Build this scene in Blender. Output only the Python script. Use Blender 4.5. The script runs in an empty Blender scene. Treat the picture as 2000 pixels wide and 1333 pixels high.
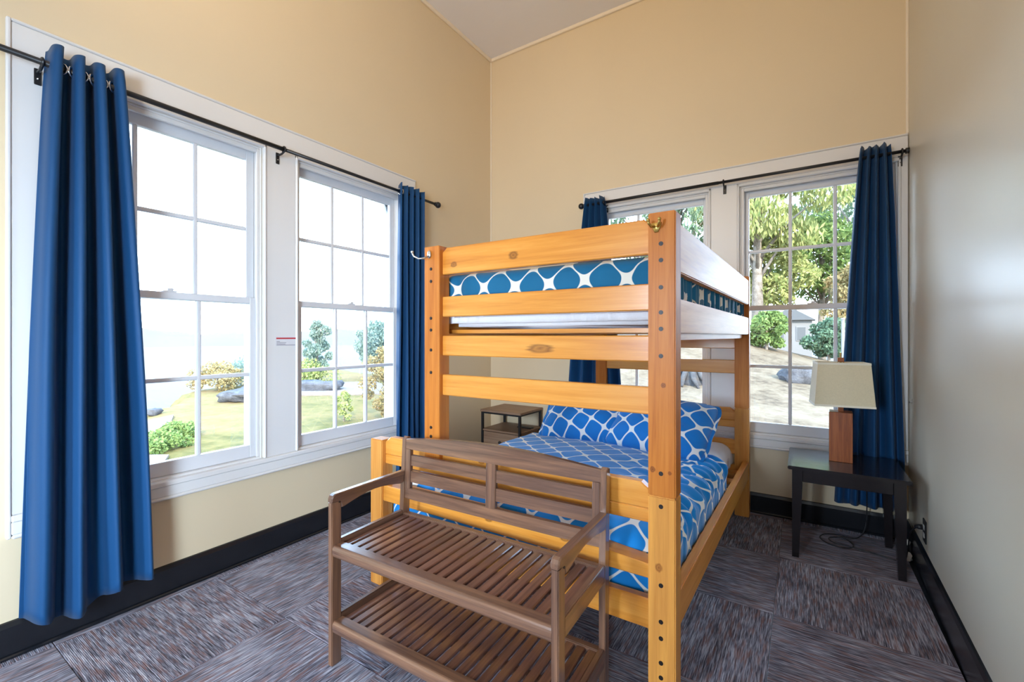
import bpy, bmesh, math, random
import numpy as np
from mathutils import Vector, Matrix
random.seed(7)
rng = np.random.default_rng(7)
SC = bpy.context.scene
COL = SC.collection
PI = math.pi

# ------------------------------------------------------------------ camera
CAM_H = 1.30
YAW = math.atan(565 / 872.0)
cam = bpy.data.cameras.new('camera')
cam.sensor_width = 36.0
cam.lens = 872.0 / 2000.0 * 36.0
cam.shift_y = -9.5 / 2000.0
cam.clip_start = 0.05
cam.clip_end = 6000
co = bpy.data.objects.new('camera', cam)
co.location = (0, 0, CAM_H)
co.rotation_euler = (PI / 2, 0, YAW)
COL.objects.link(co)
SC.camera = co

# ------------------------------------------------------------------ exposure
vs = SC.view_settings
SC.display_settings.display_device = 'sRGB'
vs.view_transform = 'Standard'
vs.look = 'None'
vs.exposure = 0.0
vs.gamma = 1.0
vs.use_curve_mapping = False
try:
    SC.cycles.use_denoising = True
    SC.cycles.max_bounces = 10
    SC.cycles.diffuse_bounces = 6
    SC.cycles.transparent_max_bounces = 24
    SC.cycles.sample_clamp_indirect = 6.0
except Exception:
    pass

# ------------------------------------------------------------------ sky, sun, added fill lights
world = bpy.data.worlds.new('hazy_sky')
SC.world = world
world.use_nodes = True
wn = world.node_tree
wn.nodes.clear()
wo = wn.nodes.new('ShaderNodeOutputWorld')
wb = wn.nodes.new('ShaderNodeBackground')
wtc = wn.nodes.new('ShaderNodeTexCoord')
wsep = wn.nodes.new('ShaderNodeSeparateXYZ')
wr = wn.nodes.new('ShaderNodeValToRGB')
wr.color_ramp.elements[0].position = 0.0
wr.color_ramp.elements[0].color = (0.66, 0.81, 1.0, 1)
wr.color_ramp.elements[1].position = 0.75
wr.color_ramp.elements[1].color = (0.36, 0.60, 1.0, 1)
wn.links.new(wtc.outputs['Generated'], wsep.inputs[0])
wn.links.new(wsep.outputs['Z'], wr.inputs[0])
wn.links.new(wr.outputs[0], wb.inputs[0])
wb.inputs[1].default_value = 14.0
wn.links.new(wb.outputs[0], wo.inputs[0])


def lamp(name, kind, loc, rot, energy, color, **kw):
    l = bpy.data.lights.new(name, kind)
    l.energy = energy
    l.color = color
    for k, v in kw.items():
        setattr(l, k, v)
    o = bpy.data.objects.new(name, l)
    o.location = loc
    o.rotation_euler = rot
    COL.objects.link(o)
    return o


sd = Vector((-0.62, 0.60, -0.50)).normalized()       # sun from behind the building, over the right shoulder
so = lamp('sun', 'SUN', (8, -8, 12), (0, 0, 0), 12.0, (1.0, 0.90, 0.76), angle=math.radians(0.6))
so.rotation_euler = sd.to_track_quat('-Z', 'Y').to_euler()
# added fill overhead, bounced off the ceiling; not a fixture of the room
lamp('fill_uplight', 'AREA', (-1.2, -0.3, 2.9), (PI - math.radians(8), 0, 0), 28, (1.0, 0.95, 0.93), shape='SQUARE', size=1.4)
# added warm fill behind the camera, aimed to tint the upper walls
wl = lamp('warm_wall_fill', 'AREA', (-1.05, -0.6, 2.9), (0, 0, 0), 21, (1.0, 0.72, 0.37), shape='SQUARE', size=0.4, spread=math.radians(120))
wl.rotation_euler = Vector((-0.12, 1.0, 0.42)).to_track_quat('-Z', 'Z').to_euler()
# two added cool fills behind the camera; the walls there have no openings
lamp('rear_cool_fill', 'AREA', (-1.45, -3.36, 1.15), (PI / 2 - math.radians(14), 0, 0), 68, (0.66, 0.82, 1.0), shape='RECTANGLE', size=0.62, size_y=2.0, spread=math.radians(75))
sw = lamp('side_cool_fill', 'AREA', (0.36, -1.7, 1.25), (0, 0, 0), 105, (0.62, 0.80, 1.0), shape='RECTANGLE', size=1.1, size_y=1.5, spread=math.radians(98))
sw.rotation_euler = Vector((-1, 0.8, -0.18)).to_track_quat('-Z', 'Z').to_euler()


# ------------------------------------------------------------------ node helpers
class NT:
    def __init__(self, name):
        self.m = bpy.data.materials.new(name)
        self.m.use_nodes = True
        self.t = self.m.node_tree
        self.t.nodes.clear()
        self.out = self.t.nodes.new('ShaderNodeOutputMaterial')

    def n(self, typ, **kw):
        x = self.t.nodes.new(typ)
        for k, v in kw.items():
            if k.startswith('i_'):
                x.inputs[k[2:].replace('_', ' ')].default_value = v
            else:
                setattr(x, k, v)
        return x

    def l(self, a, b):
        self.t.links.new(a, b)

    def math(self, op, a, b=None, c=None):
        x = self.t.nodes.new('ShaderNodeMath')
        x.operation = op
        for i, v in enumerate((a, b, c)):
            if v is None:
                continue
            if isinstance(v, (int, float)):
                x.inputs[i].default_value = v
            else:
                self.l(v, x.inputs[i])
        return x.outputs[0]

    def mix(self, fac, a, b, blend='MIX'):
        x = self.t.nodes.new('ShaderNodeMix')
        x.data_type = 'RGBA'
        x.blend_type = blend
        if isinstance(fac, (int, float)):
            x.inputs[0].default_value = fac
        else:
            self.l(fac, x.inputs[0])
        for i, v in ((6, a), (7, b)):
            if isinstance(v, tuple):
                x.inputs[i].default_value = v if len(v) == 4 else (*v, 1)
            else:
                self.l(v, x.inputs[i])
        return x.outputs[2]

    def ramp(self, fac, stops):
        x = self.t.nodes.new('ShaderNodeValToRGB')
        e = x.color_ramp.elements
        while len(e) < len(stops):
            e.new(0.5)
        for i, (p, c) in enumerate(stops):
            e[i].position = p
            e[i].color = (*c, 1) if len(c) == 3 else c
        self.l(fac, x.inputs[0])
        return x.outputs[0]

    def bsdf(self, color, rough=0.5, spec=0.5, metal=0.0, coat=0.0, coat_rough=0.1, sheen=0.0, bump=None, bump_s=0.3, bump_d=0.002):
        p = self.t.nodes.new('ShaderNodeBsdfPrincipled')
        if isinstance(color, tuple):
            p.inputs['Base Color'].default_value = (*color, 1)
        else:
            self.l(color, p.inputs['Base Color'])
        if isinstance(rough, (int, float)):
            p.inputs['Roughness'].default_value = rough
        else:
            self.l(rough, p.inputs['Roughness'])
        p.inputs['Specular IOR Level'].default_value = spec
        p.inputs['Metallic'].default_value = metal
        p.inputs['Coat Weight'].default_value = coat
        p.inputs['Coat Roughness'].default_value = coat_rough
        p.inputs['Sheen Weight'].default_value = sheen
        if bump is not None:
            b = self.t.nodes.new('ShaderNodeBump')
            b.inputs['Strength'].default_value = bump_s
            b.inputs['Distance'].default_value = bump_d
            self.l(bump, b.inputs['Height'])
            self.l(b.outputs[0], p.inputs['Normal'])
        self.l(p.outputs[0], self.out.inputs[0])
        return p


def dim(k, *cols):
    return [tuple(x * k for x in c) for c in cols]


def srgb(r, g, b):
    def f(c):
        c /= 255.0
        return c / 12.92 if c <= 0.04045 else ((c + 0.055) / 1.055) ** 2.4
    return (f(r), f(g), f(b))


def noise(nt, vec, scale, detail=4, rough=0.55, dist=0.0):
    x = nt.n('ShaderNodeTexNoise')
    x.inputs['Scale'].default_value = scale
    x.inputs['Detail'].default_value = detail
    x.inputs['Roughness'].default_value = rough
    x.inputs['Distortion'].default_value = dist
    if vec is not None:
        nt.l(vec, x.inputs['Vector'])
    return x.outputs['Fac']


def objco(nt, scale=(1, 1, 1), loc=(0, 0, 0), kind='Object'):
    tc = nt.n('ShaderNodeTexCoord')
    mp = nt.n('ShaderNodeMapping')
    mp.inputs['Scale'].default_value = scale
    mp.inputs['Location'].default_value = loc
    nt.l(tc.outputs[kind], mp.inputs['Vector'])
    return mp.outputs[0]


def m_plain(name, col, rough=0.5, spec=0.5, metal=0.0, coat=0.0, nscale=30, var=0.06, bump_s=0.0, bump_d=0.001):
    nt = NT(name)
    v = objco(nt)
    f = noise(nt, v, nscale)
    d = tuple(max(0, c * (1 - var)) for c in col)
    u = tuple(min(1, c * (1 + var)) for c in col)
    c = nt.mix(f, d, u)
    nt.bsdf(c, rough, spec, metal, coat, bump=f if bump_s else None, bump_s=bump_s, bump_d=bump_d)
    return nt.m


def m_paint(name, col, rough, bump_s=0.12, spec=0.5):
    nt = NT(name)
    v = objco(nt)
    big = noise(nt, v, 1.3, 3)
    brush = noise(nt, objco(nt, (60, 60, 14)), 1.0, 3)
    fine = noise(nt, v, 90, 2)
    c = nt.mix(big, tuple(x * 0.96 for x in col), tuple(min(1, x * 1.03) for x in col))
    h = nt.math('ADD', nt.math('MULTIPLY', brush, 0.8), nt.math('MULTIPLY', fine, 0.3))
    nt.bsdf(c, rough, spec, bump=h, bump_s=bump_s, bump_d=0.002)
    return nt.m


def m_wood(name, axis, base, dark, light, rough=0.28, coat=0.4, gs=26, knots=(), stretch=0.045, kcol=None, spec=0.4):
    """grain runs along axis; knots = list of (x, y, z, rx, ry, rz) in object space"""
    nt = NT(name)
    s = [1.0, 1.0, 1.0]
    s['xyz'.index(axis)] = stretch
    v = objco(nt, tuple(s))
    oi = nt.n('ShaderNodeObjectInfo')
    ofs = nt.n('ShaderNodeVectorMath', operation='SCALE')
    cmb = nt.n('ShaderNodeCombineXYZ')
    for i in range(3):
        nt.l(oi.outputs['Random'], cmb.inputs[i])
    nt.l(cmb.outputs[0], ofs.inputs[0])
    ofs.inputs['Scale'].default_value = 7.0
    ad = nt.n('ShaderNodeVectorMath', operation='ADD')
    nt.l(v, ad.inputs[0])
    nt.l(ofs.outputs[0], ad.inputs[1])
    g1 = noise(nt, ad.outputs[0], gs, 5, 0.6, 0.8)
    g2 = noise(nt, ad.outputs[0], gs * 5, 3, 0.6)
    g3 = noise(nt, ad.outputs[0], 3.0, 2)
    f = nt.math('ADD', nt.math('MULTIPLY', g1, 0.6), nt.math('ADD', nt.math('MULTIPLY', g2, 0.2), nt.math('MULTIPLY', g3, 0.25)))
    c = nt.ramp(f, [(0.33, dark), (0.5, base), (0.68, light)])
    if knots:
        tc = nt.n('ShaderNodeTexCoord')
        for (x, y, z, rx, ry, rz) in knots:
            mp = nt.n('ShaderNodeMapping')
            mp.vector_type = 'POINT'
            mp.inputs['Scale'].default_value = (1 / rx, 1 / ry, 1 / rz)
            mp.inputs['Location'].default_value = (-x / rx, -y / ry, -z / rz)
            nt.l(tc.outputs['Object'], mp.inputs['Vector'])
            ln = nt.n('ShaderNodeVectorMath', operation='LENGTH')
            nt.l(mp.outputs[0], ln.inputs[0])
            wob = nt.math('ADD', ln.outputs['Value'], nt.math('MULTIPLY', nt.math('SUBTRACT', g2, 0.5), 0.8))
            k = nt.ramp(wob, [(0.0, (0.85, 0.85, 0.85)), (0.40, (0.45, 0.45, 0.45)), (0.62, (0.75, 0.75, 0.75)), (1.0, (0, 0, 0))])
            c = nt.mix(k, c, kcol or tuple(q * 0.35 for q in dark))
    nt.bsdf(c, rough, spec, coat=coat, coat_rough=0.12, bump=g2, bump_s=0.05, bump_d=0.001)
    return nt.m


def m_lattice(name, blue, white, period, ang, p=2.7, r=0.485, rough=0.75):
    """white lattice with star crossings on blue, in metres of UV"""
    nt = NT(name)
    tc = nt.n('ShaderNodeTexCoord')
    v0 = tc.outputs['UV']
    wob = nt.n('ShaderNodeTexNoise')
    wob.inputs['Scale'].default_value = 6
    nt.l(v0, wob.inputs['Vector'])
    sub = nt.n('ShaderNodeVectorMath', operation='SUBTRACT')
    nt.l(wob.outputs['Color'], sub.inputs[0])
    sub.inputs[1].default_value = (0.5, 0.5, 0.5)
    sc = nt.n('ShaderNodeVectorMath', operation='SCALE')
    nt.l(sub.outputs[0], sc.inputs[0])
    sc.inputs['Scale'].default_value = 0.02
    ad = nt.n('ShaderNodeVectorMath', operation='ADD')
    nt.l(v0, ad.inputs[0])
    nt.l(sc.outputs[0], ad.inputs[1])
    mp = nt.n('ShaderNodeMapping')
    mp.inputs['Rotation'].default_value = (0, 0, ang)
    mp.inputs['Scale'].default_value = (1 / period, 1 / period, 1)
    nt.l(ad.outputs[0], mp.inputs['Vector'])
    sp = nt.n('ShaderNodeSeparateXYZ')
    nt.l(mp.outputs[0], sp.inputs[0])

    def cell(o):
        return nt.math('POWER', nt.math('ABSOLUTE', nt.math('SUBTRACT', nt.math('FRACT', o), 0.5)), p)
    q = nt.math('POWER', nt.math('ADD', cell(sp.outputs[0]), cell(sp.outputs[1])), 1.0 / p)
    ss = nt.n('ShaderNodeMapRange')
    ss.inputs['From Min'].default_value = r - 0.008
    ss.inputs['From Max'].default_value = r + 0.008
    nt.l(q, ss.inputs['Value'])
    weave = noise(nt, objco(nt, (300, 300, 300), kind='UV'), 1.0, 2)
    bl = nt.mix(noise(nt, v0, 9), tuple(c * 0.85 for c in blue), tuple(c * 1.12 for c in blue))
    c = nt.mix(ss.outputs[0], bl, white)
    nt.bsdf(c, rough, 0.3, sheen=0.25, bump=weave, bump_s=0.12, bump_d=0.0008)
    return nt.m


def m_fabric(name, col, rough=0.8, sheen=0.4, wscale=420, var=0.12, bump_s=0.2):
    nt = NT(name)
    a = noise(nt, objco(nt, (wscale, wscale, wscale * 0.25)), 1.0, 2)
    b = noise(nt, objco(nt, (wscale * 0.25, wscale * 0.25, wscale)), 1.0, 2)
    f = nt.math('MULTIPLY', nt.math('ADD', a, b), 0.5)
    c = nt.mix(f, tuple(x * (1 - var) for x in col), tuple(min(1, x * (1 + var)) for x in col))
    nt.bsdf(c, rough, 0.3, sheen=sheen, bump=f, bump_s=bump_s, bump_d=0.0008)
    return nt.m


def m_glass(name):
    nt = NT(name)
    tr = nt.n('ShaderNodeBsdfTransparent')
    tr.inputs[0].default_value = (0.96, 0.98, 0.97, 1)
    gl = nt.n('ShaderNodeBsdfGlossy')
    gl.inputs['Roughness'].default_value = 0.03
    fr = nt.n('ShaderNodeFresnel')
    fr.inputs['IOR'].default_value = 1.45
    v = objco(nt)
    w = noise(nt, v, 5, 2)
    bp = nt.n('ShaderNodeBump')
    bp.inputs['Strength'].default_value = 0.08
    bp.inputs['Distance'].default_value = 0.004
    nt.l(w, bp.inputs['Height'])
    nt.l(bp.outputs[0], gl.inputs['Normal'])
    mx = nt.n('ShaderNodeMixShader')
    nt.l(fr.outputs[0], mx.inputs[0])
    nt.l(tr.outputs[0], mx.inputs[1])
    nt.l(gl.outputs[0], mx.inputs[2])
    nt.l(mx.outputs[0], nt.out.inputs[0])
    return nt.m


def m_leaf(name, c1, c2, trans=0.35):
    nt = NT(name)
    g = nt.n('ShaderNodeNewGeometry')
    c = nt.mix(g.outputs['Random Per Island'], c1, c2)
    d = nt.n('ShaderNodeBsdfDiffuse')
    t = nt.n('ShaderNodeBsdfTranslucent')
    nt.l(c, d.inputs[0])
    nt.l(c, t.inputs[0])
    mx = nt.n('ShaderNodeMixShader')
    mx.inputs[0].default_value = trans
    nt.l(d.outputs[0], mx.inputs[1])
    nt.l(t.outputs[0], mx.inputs[2])
    nt.l(mx.outputs[0], nt.out.inputs[0])
    return nt.m


def m_carpet(name):
    """loop-pile carpet tile: streaks along the tile's local Y"""
    nt = NT(name)
    oi = nt.n('ShaderNodeObjectInfo')
    cmb = nt.n('ShaderNodeCombineXYZ')
    for i in range(2):
        nt.l(oi.outputs['Random'], cmb.inputs[i])
    sc = nt.n('ShaderNodeVectorMath', operation='SCALE')
    nt.l(cmb.outputs[0], sc.inputs[0])
    sc.inputs['Scale'].default_value = 13.0

    def st(scale):
        v = objco(nt, scale)
        ad = nt.n('ShaderNodeVectorMath', operation='ADD')
        nt.l(v, ad.inputs[0])
        nt.l(sc.outputs[0], ad.inputs[1])
        return ad.outputs[0]
    streak = noise(nt, st((170, 6, 1)), 1.0, 3, 0.65)
    dash = noise(nt, st((300, 15, 1)), 1.0, 2, 0.6)
    blot = noise(nt, st((5, 4, 1)), 1.0, 2)
    hue = noise(nt, st((70, 9, 1)), 1.0, 2)
    f = nt.math('ADD', nt.math('MULTIPLY', nt.math('SUBTRACT', streak, 0.06), 0.62), nt.math('ADD', nt.math('MULTIPLY', dash, 0.46), nt.math('MULTIPLY', nt.math('SUBTRACT', blot, 0.5), 0.22)))
    c = nt.ramp(f, [(0.36, srgb(30, 26, 36)), (0.45, srgb(80, 76, 90)), (0.53, srgb(132, 130, 144)), (0.64, srgb(184, 182, 194))])
    c = nt.mix(nt.ramp(hue, [(0.48, (0, 0, 0)), (0.66, (1, 1, 1))]), c, nt.mix(0.6, c, srgb(128, 82, 68)))
    rib = nt.n('ShaderNodeTexWave')
    rib.bands_direction = 'X'
    rib.inputs['Scale'].default_value = 60.0
    nt.l(objco(nt), rib.inputs['Vector'])
    h = nt.math('ADD', nt.math('MULTIPLY', rib.outputs['Fac'], 0.5), f)
    nt.bsdf(c, 0.95, 0.15, sheen=0.15, bump=h, bump_s=0.5, bump_d=0.003)
    return nt.m


def m_ground(name, cols, scale):
    nt = NT(name)
    v = objco(nt)
    a = noise(nt, v, scale, 6, 0.65)
    b = noise(nt, v, scale * 7, 4, 0.7)
    f = nt.math('ADD', nt.math('MULTIPLY', a, 0.6), nt.math('MULTIPLY', b, 0.4))
    n = len(cols)
    c = nt.ramp(f, [(0.36 + 0.28 * i / (n - 1), col) for i, col in enumerate(cols)])
    nt.bsdf(c, 0.95, 0.1, bump=b, bump_s=0.6, bump_d=0.05)
    return nt.m


CREAM = srgb(222, 203, 170)
M = {}
M['wall'] = m_paint('cream wall paint', CREAM, 0.38)
M['wall_gloss'] = m_paint('glossy cream wall paint', srgb(212, 204, 186), 0.29, 0.10, 0.12)
M['ceil'] = m_paint('ceiling paint', srgb(232, 230, 232), 0.6)
M['trim'] = m_paint('white trim paint', srgb(226, 223, 220), 0.35, 0.08)
M['sash'] = m_paint('white sash paint', srgb(224, 224, 226), 0.35, 0.08)
M['cove'] = m_paint('cream cove trim', srgb(236, 222, 200), 0.45)
M['base'] = m_plain('black baseboard paint', (0.008, 0.009, 0.012), 0.25, 0.5, nscale=60, var=0.3, bump_s=0.1)
M['glass'] = m_glass('window glass')
M['carpet'] = m_carpet('streaked carpet tile')
M['black'] = m_plain('black metal', (0.012, 0.012, 0.014), 0.4, 0.5, nscale=80)
M['chrome'] = m_plain('brushed steel', (0.62, 0.62, 0.62), 0.25, 0.5, 1.0)
M['brass'] = m_plain('aged brass', srgb(190, 160, 90), 0.35, 0.5, 1.0)
M['curtain'] = m_fabric('navy blue curtain cloth', srgb(6, 64, 108), 0.6, 0.08)
M['white_cloth'] = m_fabric('white sheet cloth', srgb(232, 232, 236), 0.85, 0.2)
M['duvet'] = m_lattice('blue lattice duvet cloth', srgb(0, 132, 212), srgb(240, 238, 234), 0.125, PI / 4, p=4.2, r=0.465)
M['duvet_up'] = m_lattice('teal lattice duvet cloth', srgb(3, 98, 138), srgb(226, 222, 210), 0.118, PI / 4, p=2.9, r=0.478)
M['pillow'] = m_lattice('blue lattice pillow cloth', srgb(0, 112, 190), srgb(230, 228, 226), 0.112, math.radians(28), p=4.4, r=0.460)
M['pillow_b'] = m_lattice('blue lattice pillow cloth', srgb(0, 112, 190), srgb(230, 228, 226), 0.112, math.radians(40), p=4.4, r=0.460)
PB, PD, PL = srgb(214, 140, 54), srgb(190, 112, 36), srgb(228, 160, 76)
QB, QD, QL = srgb(192, 114, 42), srgb(164, 88, 28), srgb(208, 134, 60)
for ax in 'xyz':
    M['slat_' + ax] = m_wood('brown slat wood', ax, srgb(104, 68, 54), srgb(68, 42, 35), srgb(134, 92, 74), 0.28, 0.8, 34)
    M['bench_' + ax] = m_wood('brown bench wood', ax, srgb(106, 75, 58), srgb(72, 47, 37), srgb(140, 100, 74), 0.30, 0.8, 34)
    M['drawer_' + ax] = m_wood('greyed oak board', ax, srgb(140, 112, 90), srgb(108, 82, 64), srgb(160, 132, 108), 0.45, 0.0, 30)
M['pine_y'] = m_wood('honey pine', 'y', PB, PD, PL, 0.36, 0.0, spec=0.3)
M['pine_x'] = m_wood('honey pine', 'x', PB, PD, PL, 0.3, 0.4)
M['pine_z'] = m_wood('honey pine', 'z', PB, PD, PL, 0.3, 0.4)
M['lampwood'] = m_wood('red brown lamp wood', 'z', srgb(138, 72, 30), srgb(100, 46, 16), srgb(166, 94, 44), 0.35, 0.2, 60)
M['darkwood'] = m_plain('black brown lacquered wood', (0.012, 0.009, 0.010), 0.22, 0.5, coat=0.3, nscale=40, var=0.3)
M['linen'] = m_fabric('beige linen', srgb(214, 202, 170), 0.85, 0.2, 300, 0.16)
M['linen_edge'] = m_fabric('pale linen binding', srgb(226, 220, 202), 0.85, 0.2, 300, 0.08)
M['sticker'] = m_plain('white sticker', srgb(222, 220, 222), 0.5)
M['red'] = m_plain('red print', srgb(190, 40, 48), 0.5)
M['greyprint'] = m_plain('grey print', srgb(120, 118, 125), 0.5)
M['plastic_w'] = m_plain('white plastic', srgb(225, 222, 214), 0.4)
M['hole'] = m_plain('dark bolt', (0.02, 0.014, 0.012), 0.4, 0.5, 0.3)
M['lawn'] = m_ground('dry lawn', dim(0.44, srgb(108, 102, 52), srgb(142, 126, 72), srgb(160, 134, 84), srgb(172, 134, 96)), 0.35)
M['hill'] = m_ground('dry straw hillside', dim(0.27, srgb(128, 106, 84), srgb(172, 146, 116), srgb(194, 168, 136), srgb(204, 180, 148)), 0.8)
M['sea'] = m_plain('pale bay water', (0.078, 0.068, 0.063), 0.6, 0.1, nscale=0.02, var=0.05)
M['far'] = m_plain('far hazy hills', (0.112, 0.094, 0.082), 0.9, 0.1, nscale=0.02, var=0.06)
M['path'] = m_ground('pale concrete', dim(0.36, srgb(176, 160, 146), srgb(196, 176, 156)), 1.5)
M['rock'] = m_ground('grey stone', dim(0.5, srgb(84, 82, 84), srgb(112, 110, 112), srgb(136, 134, 134)), 3)
M['stump'] = m_ground('weathered wood', dim(0.28, srgb(96, 90, 90), srgb(136, 130, 126), srgb(160, 152, 146)), 6)
M['housewhite'] = m_plain('white siding', (0.17, 0.155, 0.14), 0.7)
M['roofgrey'] = m_plain('grey roofing', (0.085, 0.082, 0.078), 0.8)
M['bark'] = m_ground('bark', [srgb(92, 80, 70), srgb(128, 116, 104), srgb(156, 146, 134)], 4)
M['leaf_euc'] = m_leaf('yellow green gum leaves', *dim(0.95, srgb(116, 124, 70), srgb(178, 174, 112)))
M['leaf_grey'] = m_leaf('grey green gum leaves', *dim(0.95, srgb(84, 104, 78), srgb(136, 148, 112)))
M['leaf_green'] = m_leaf('bright green leaves', *dim(0.95, srgb(92, 114, 62), srgb(140, 154, 92)))
M['leaf_blue'] = m_leaf('blue green needles', *dim(0.95, srgb(100, 118, 104), srgb(146, 158, 142)))
M['leaf_dark'] = m_leaf('dark green leaves', *dim(0.95, srgb(76, 98, 76), srgb(118, 138, 108)))
M['leaf_orange'] = m_leaf('orange autumn leaves', *dim(0.95, srgb(140, 116, 78), srgb(172, 156, 108)))
M['leaf_yellow'] = m_leaf('yellow green leaves', *dim(0.95, srgb(138, 146, 82), srgb(168, 172, 110)))


# ------------------------------------------------------------------ object helpers
def link(name, me, mat, parent=None, smooth=False):
    o = bpy.data.objects.new(name, me)
    if mat is not None:
        me.materials.append(mat)
    if smooth:
        me.polygons.foreach_set('use_smooth', [True] * len(me.polygons))
    COL.objects.link(o)
    if parent is not None:
        o.parent = parent
    return o


def mk(name, bm, mat, parent=None, smooth=False, autosmooth=False):
    bmesh.ops.recalc_face_normals(bm, faces=bm.faces)
    me = bpy.data.meshes.new(name)
    bm.to_mesh(me)
    bm.free()
    return link(name, me, mat, parent, smooth)


def empty(name, loc=(0, 0, 0), rz=0.0, parent=None):
    o = bpy.data.objects.new(name, None)
    o.empty_display_size = 0.1
    o.location = loc
    o.rotation_euler = (0, 0, rz)
    COL.objects.link(o)
    if parent is not None:
        o.parent = parent
    return o


def thing(name, label, cat, loc=(0, 0, 0), rz=0.0, group=None):
    o = empty(name, loc, rz)
    return tag(o, label, cat, group)


def tag(o, label, cat, group=None):
    o['label'] = label
    o['category'] = cat
    if group:
        o['group'] = group
    return o


def struct(o):
    o['kind'] = 'structure'
    return o


def bx(bm, lo, hi, bevel=0.0, seg=1, xf=None):
    (x0, y0, z0), (x1, y1, z1) = lo, hi
    if x0 > x1: x0, x1 = x1, x0
    if y0 > y1: y0, y1 = y1, y0
    if z0 > z1: z0, z1 = z1, z0
    vs_ = [bm.verts.new(p) for p in ((x0, y0, z0), (x1, y0, z0), (x1, y1, z0), (x0, y1, z0), (x0, y0, z1), (x1, y0, z1), (x1, y1, z1), (x0, y1, z1))]
    fs = [bm.faces.new([vs_[i] for i in f]) for f in ((0, 3, 2, 1), (4, 5, 6, 7), (0, 1, 5, 4), (1, 2, 6, 5), (2, 3, 7, 6), (3, 0, 4, 7))]
    if xf:
        for v in vs_:
            v.co = xf(v.co)
    if bevel > 0:
        es = list({e for f in fs for e in f.edges})
        bmesh.ops.bevel(bm, geom=es, offset=bevel, segments=seg, affect='EDGES', clamp_overlap=True)


def boxo(name, lo, hi, mat, parent=None, bevel=0.003, off=(0, 0, 0), seg=1, xf=None):
    bm = bmesh.new()
    lo = [lo[i] - off[i] for i in range(3)]
    hi = [hi[i] - off[i] for i in range(3)]
    bx(bm, lo, hi, bevel, seg, xf)
    return mk(name, bm, mat, parent)


def prism(bm, pts, axis, a0, a1, bevel=0.0):
    """extrude a closed 2-D outline; axis x: pts=(y,z); y: (x,z); z: (x,y)"""
    def P(p, a):
        return {'x': (a, p[0], p[1]), 'y': (p[0], a, p[1]), 'z': (p[0], p[1], a)}[axis]
    A = [bm.verts.new(P(p, a0)) for p in pts]
    B = [bm.verts.new(P(p, a1)) for p in pts]
    n = len(pts)
    fs = [bm.faces.new(A[::-1]), bm.faces.new(B)]
    for i in range(n):
        fs.append(bm.faces.new((A[i], A[(i + 1) % n], B[(i + 1) % n], B[i])))
    if bevel:
        es = [e for f in fs[:2] for e in f.edges]
        bmesh.ops.bevel(bm, geom=es, offset=bevel, segments=1, affect='EDGES', clamp_overlap=True)


def tube(bm, pts, r, n=10, caps=True):
    pts = [Vector(p) for p in pts]
    rr = r if isinstance(r, (list, tuple)) else [r] * len(pts)
    rings = []
    up = Vector((0.013, 0.021, 1))
    for i, p in enumerate(pts):
        d = (pts[min(i + 1, len(pts) - 1)] - pts[max(i - 1, 0)]).normalized()
        u = d.cross(up)
        if u.length < 0.1:
            u = d.cross(Vector((1, 0, 0.01)))
        u.normalize()
        w = d.cross(u)
        rings.append([bm.verts.new(p + (u * math.cos(2 * PI * k / n) + w * math.sin(2 * PI * k / n)) * rr[i]) for k in range(n)])
    for a, b in zip(rings, rings[1:]):
        for k in range(n):
            bm.faces.new((a[k], a[(k + 1) % n], b[(k + 1) % n], b[k]))
    if caps:
        bm.faces.new(rings[0][::-1])
        bm.faces.new(rings[-1])


def sphere(bm, c, r, u=14, v=10):
    res = bmesh.ops.create_uvsphere(bm, u_segments=u, v_segments=v, radius=1.0)
    r = r if isinstance(r, (tuple, list)) else (r, r, r)
    for w in res['verts']:
        w.co = Vector((w.co.x * r[0] + c[0], w.co.y * r[1] + c[1], w.co.z * r[2] + c[2]))


def torus(bm, c, ax, R, r, n=20, m=8):
    ax = Vector(ax).normalized()
    u = ax.cross(Vector((0.1, 0.2, 1))).normalized()
    w = ax.cross(u)
    g = []
    for i in range(n):
        t = 2 * PI * i / n
        d = u * math.cos(t) + w * math.sin(t)
        g.append([bm.verts.new(Vector(c) + d * (R + r * math.cos(2 * PI * j / m)) + ax * (r * math.sin(2 * PI * j / m))) for j in range(m)])
    for i in range(n):
        for j in range(m):
            bm.faces.new((g[i][j], g[(i + 1) % n][j], g[(i + 1) % n][(j + 1) % m], g[i][(j + 1) % m]))


def grid_mesh(name, V, nu, nv, UV=None):
    """V: (nu*nv,3) array row-major over v then u"""
    idx = np.arange(nu * nv).reshape(nv, nu)
    q = np.stack([idx[:-1, :-1], idx[:-1, 1:], idx[1:, 1:], idx[1:, :-1]], -1).reshape(-1, 4)
    return quads(name, V, q, UV)


def quads(name, V, Q, UV=None):
    me = bpy.data.meshes.new(name)
    V = np.asarray(V, dtype=np.float32)
    Q = np.asarray(Q, dtype=np.int32)
    me.vertices.add(len(V))
    me.vertices.foreach_set('co', V.ravel())
    me.loops.add(Q.size)
    me.loops.foreach_set('vertex_index', Q.ravel())
    me.polygons.add(len(Q))
    me.polygons.foreach_set('loop_start', np.arange(0, Q.size, Q.shape[1], dtype=np.int32))
    me.update(calc_edges=True)
    if UV is not None:
        l = me.uv_layers.new(name='UVMap')
        l.data.foreach_set('uv', np.asarray(UV, dtype=np.float32)[Q.ravel()].ravel())
    me.validate()
    return me


# ------------------------------------------------------------------ room shell
W1, W2, HC = -2.69, 3.75, 4.15
YB = -3.4


def w3(y):
    return 0.572 + 0.022 * (y - 3.75)


Z0, Z1 = 0.575, 2.42                      # window openings
W1O = [(0.52, 1.42), (1.63, 2.52)]
W2O = [(-1.50, -0.60), (-0.39, 0.52)]


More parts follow.
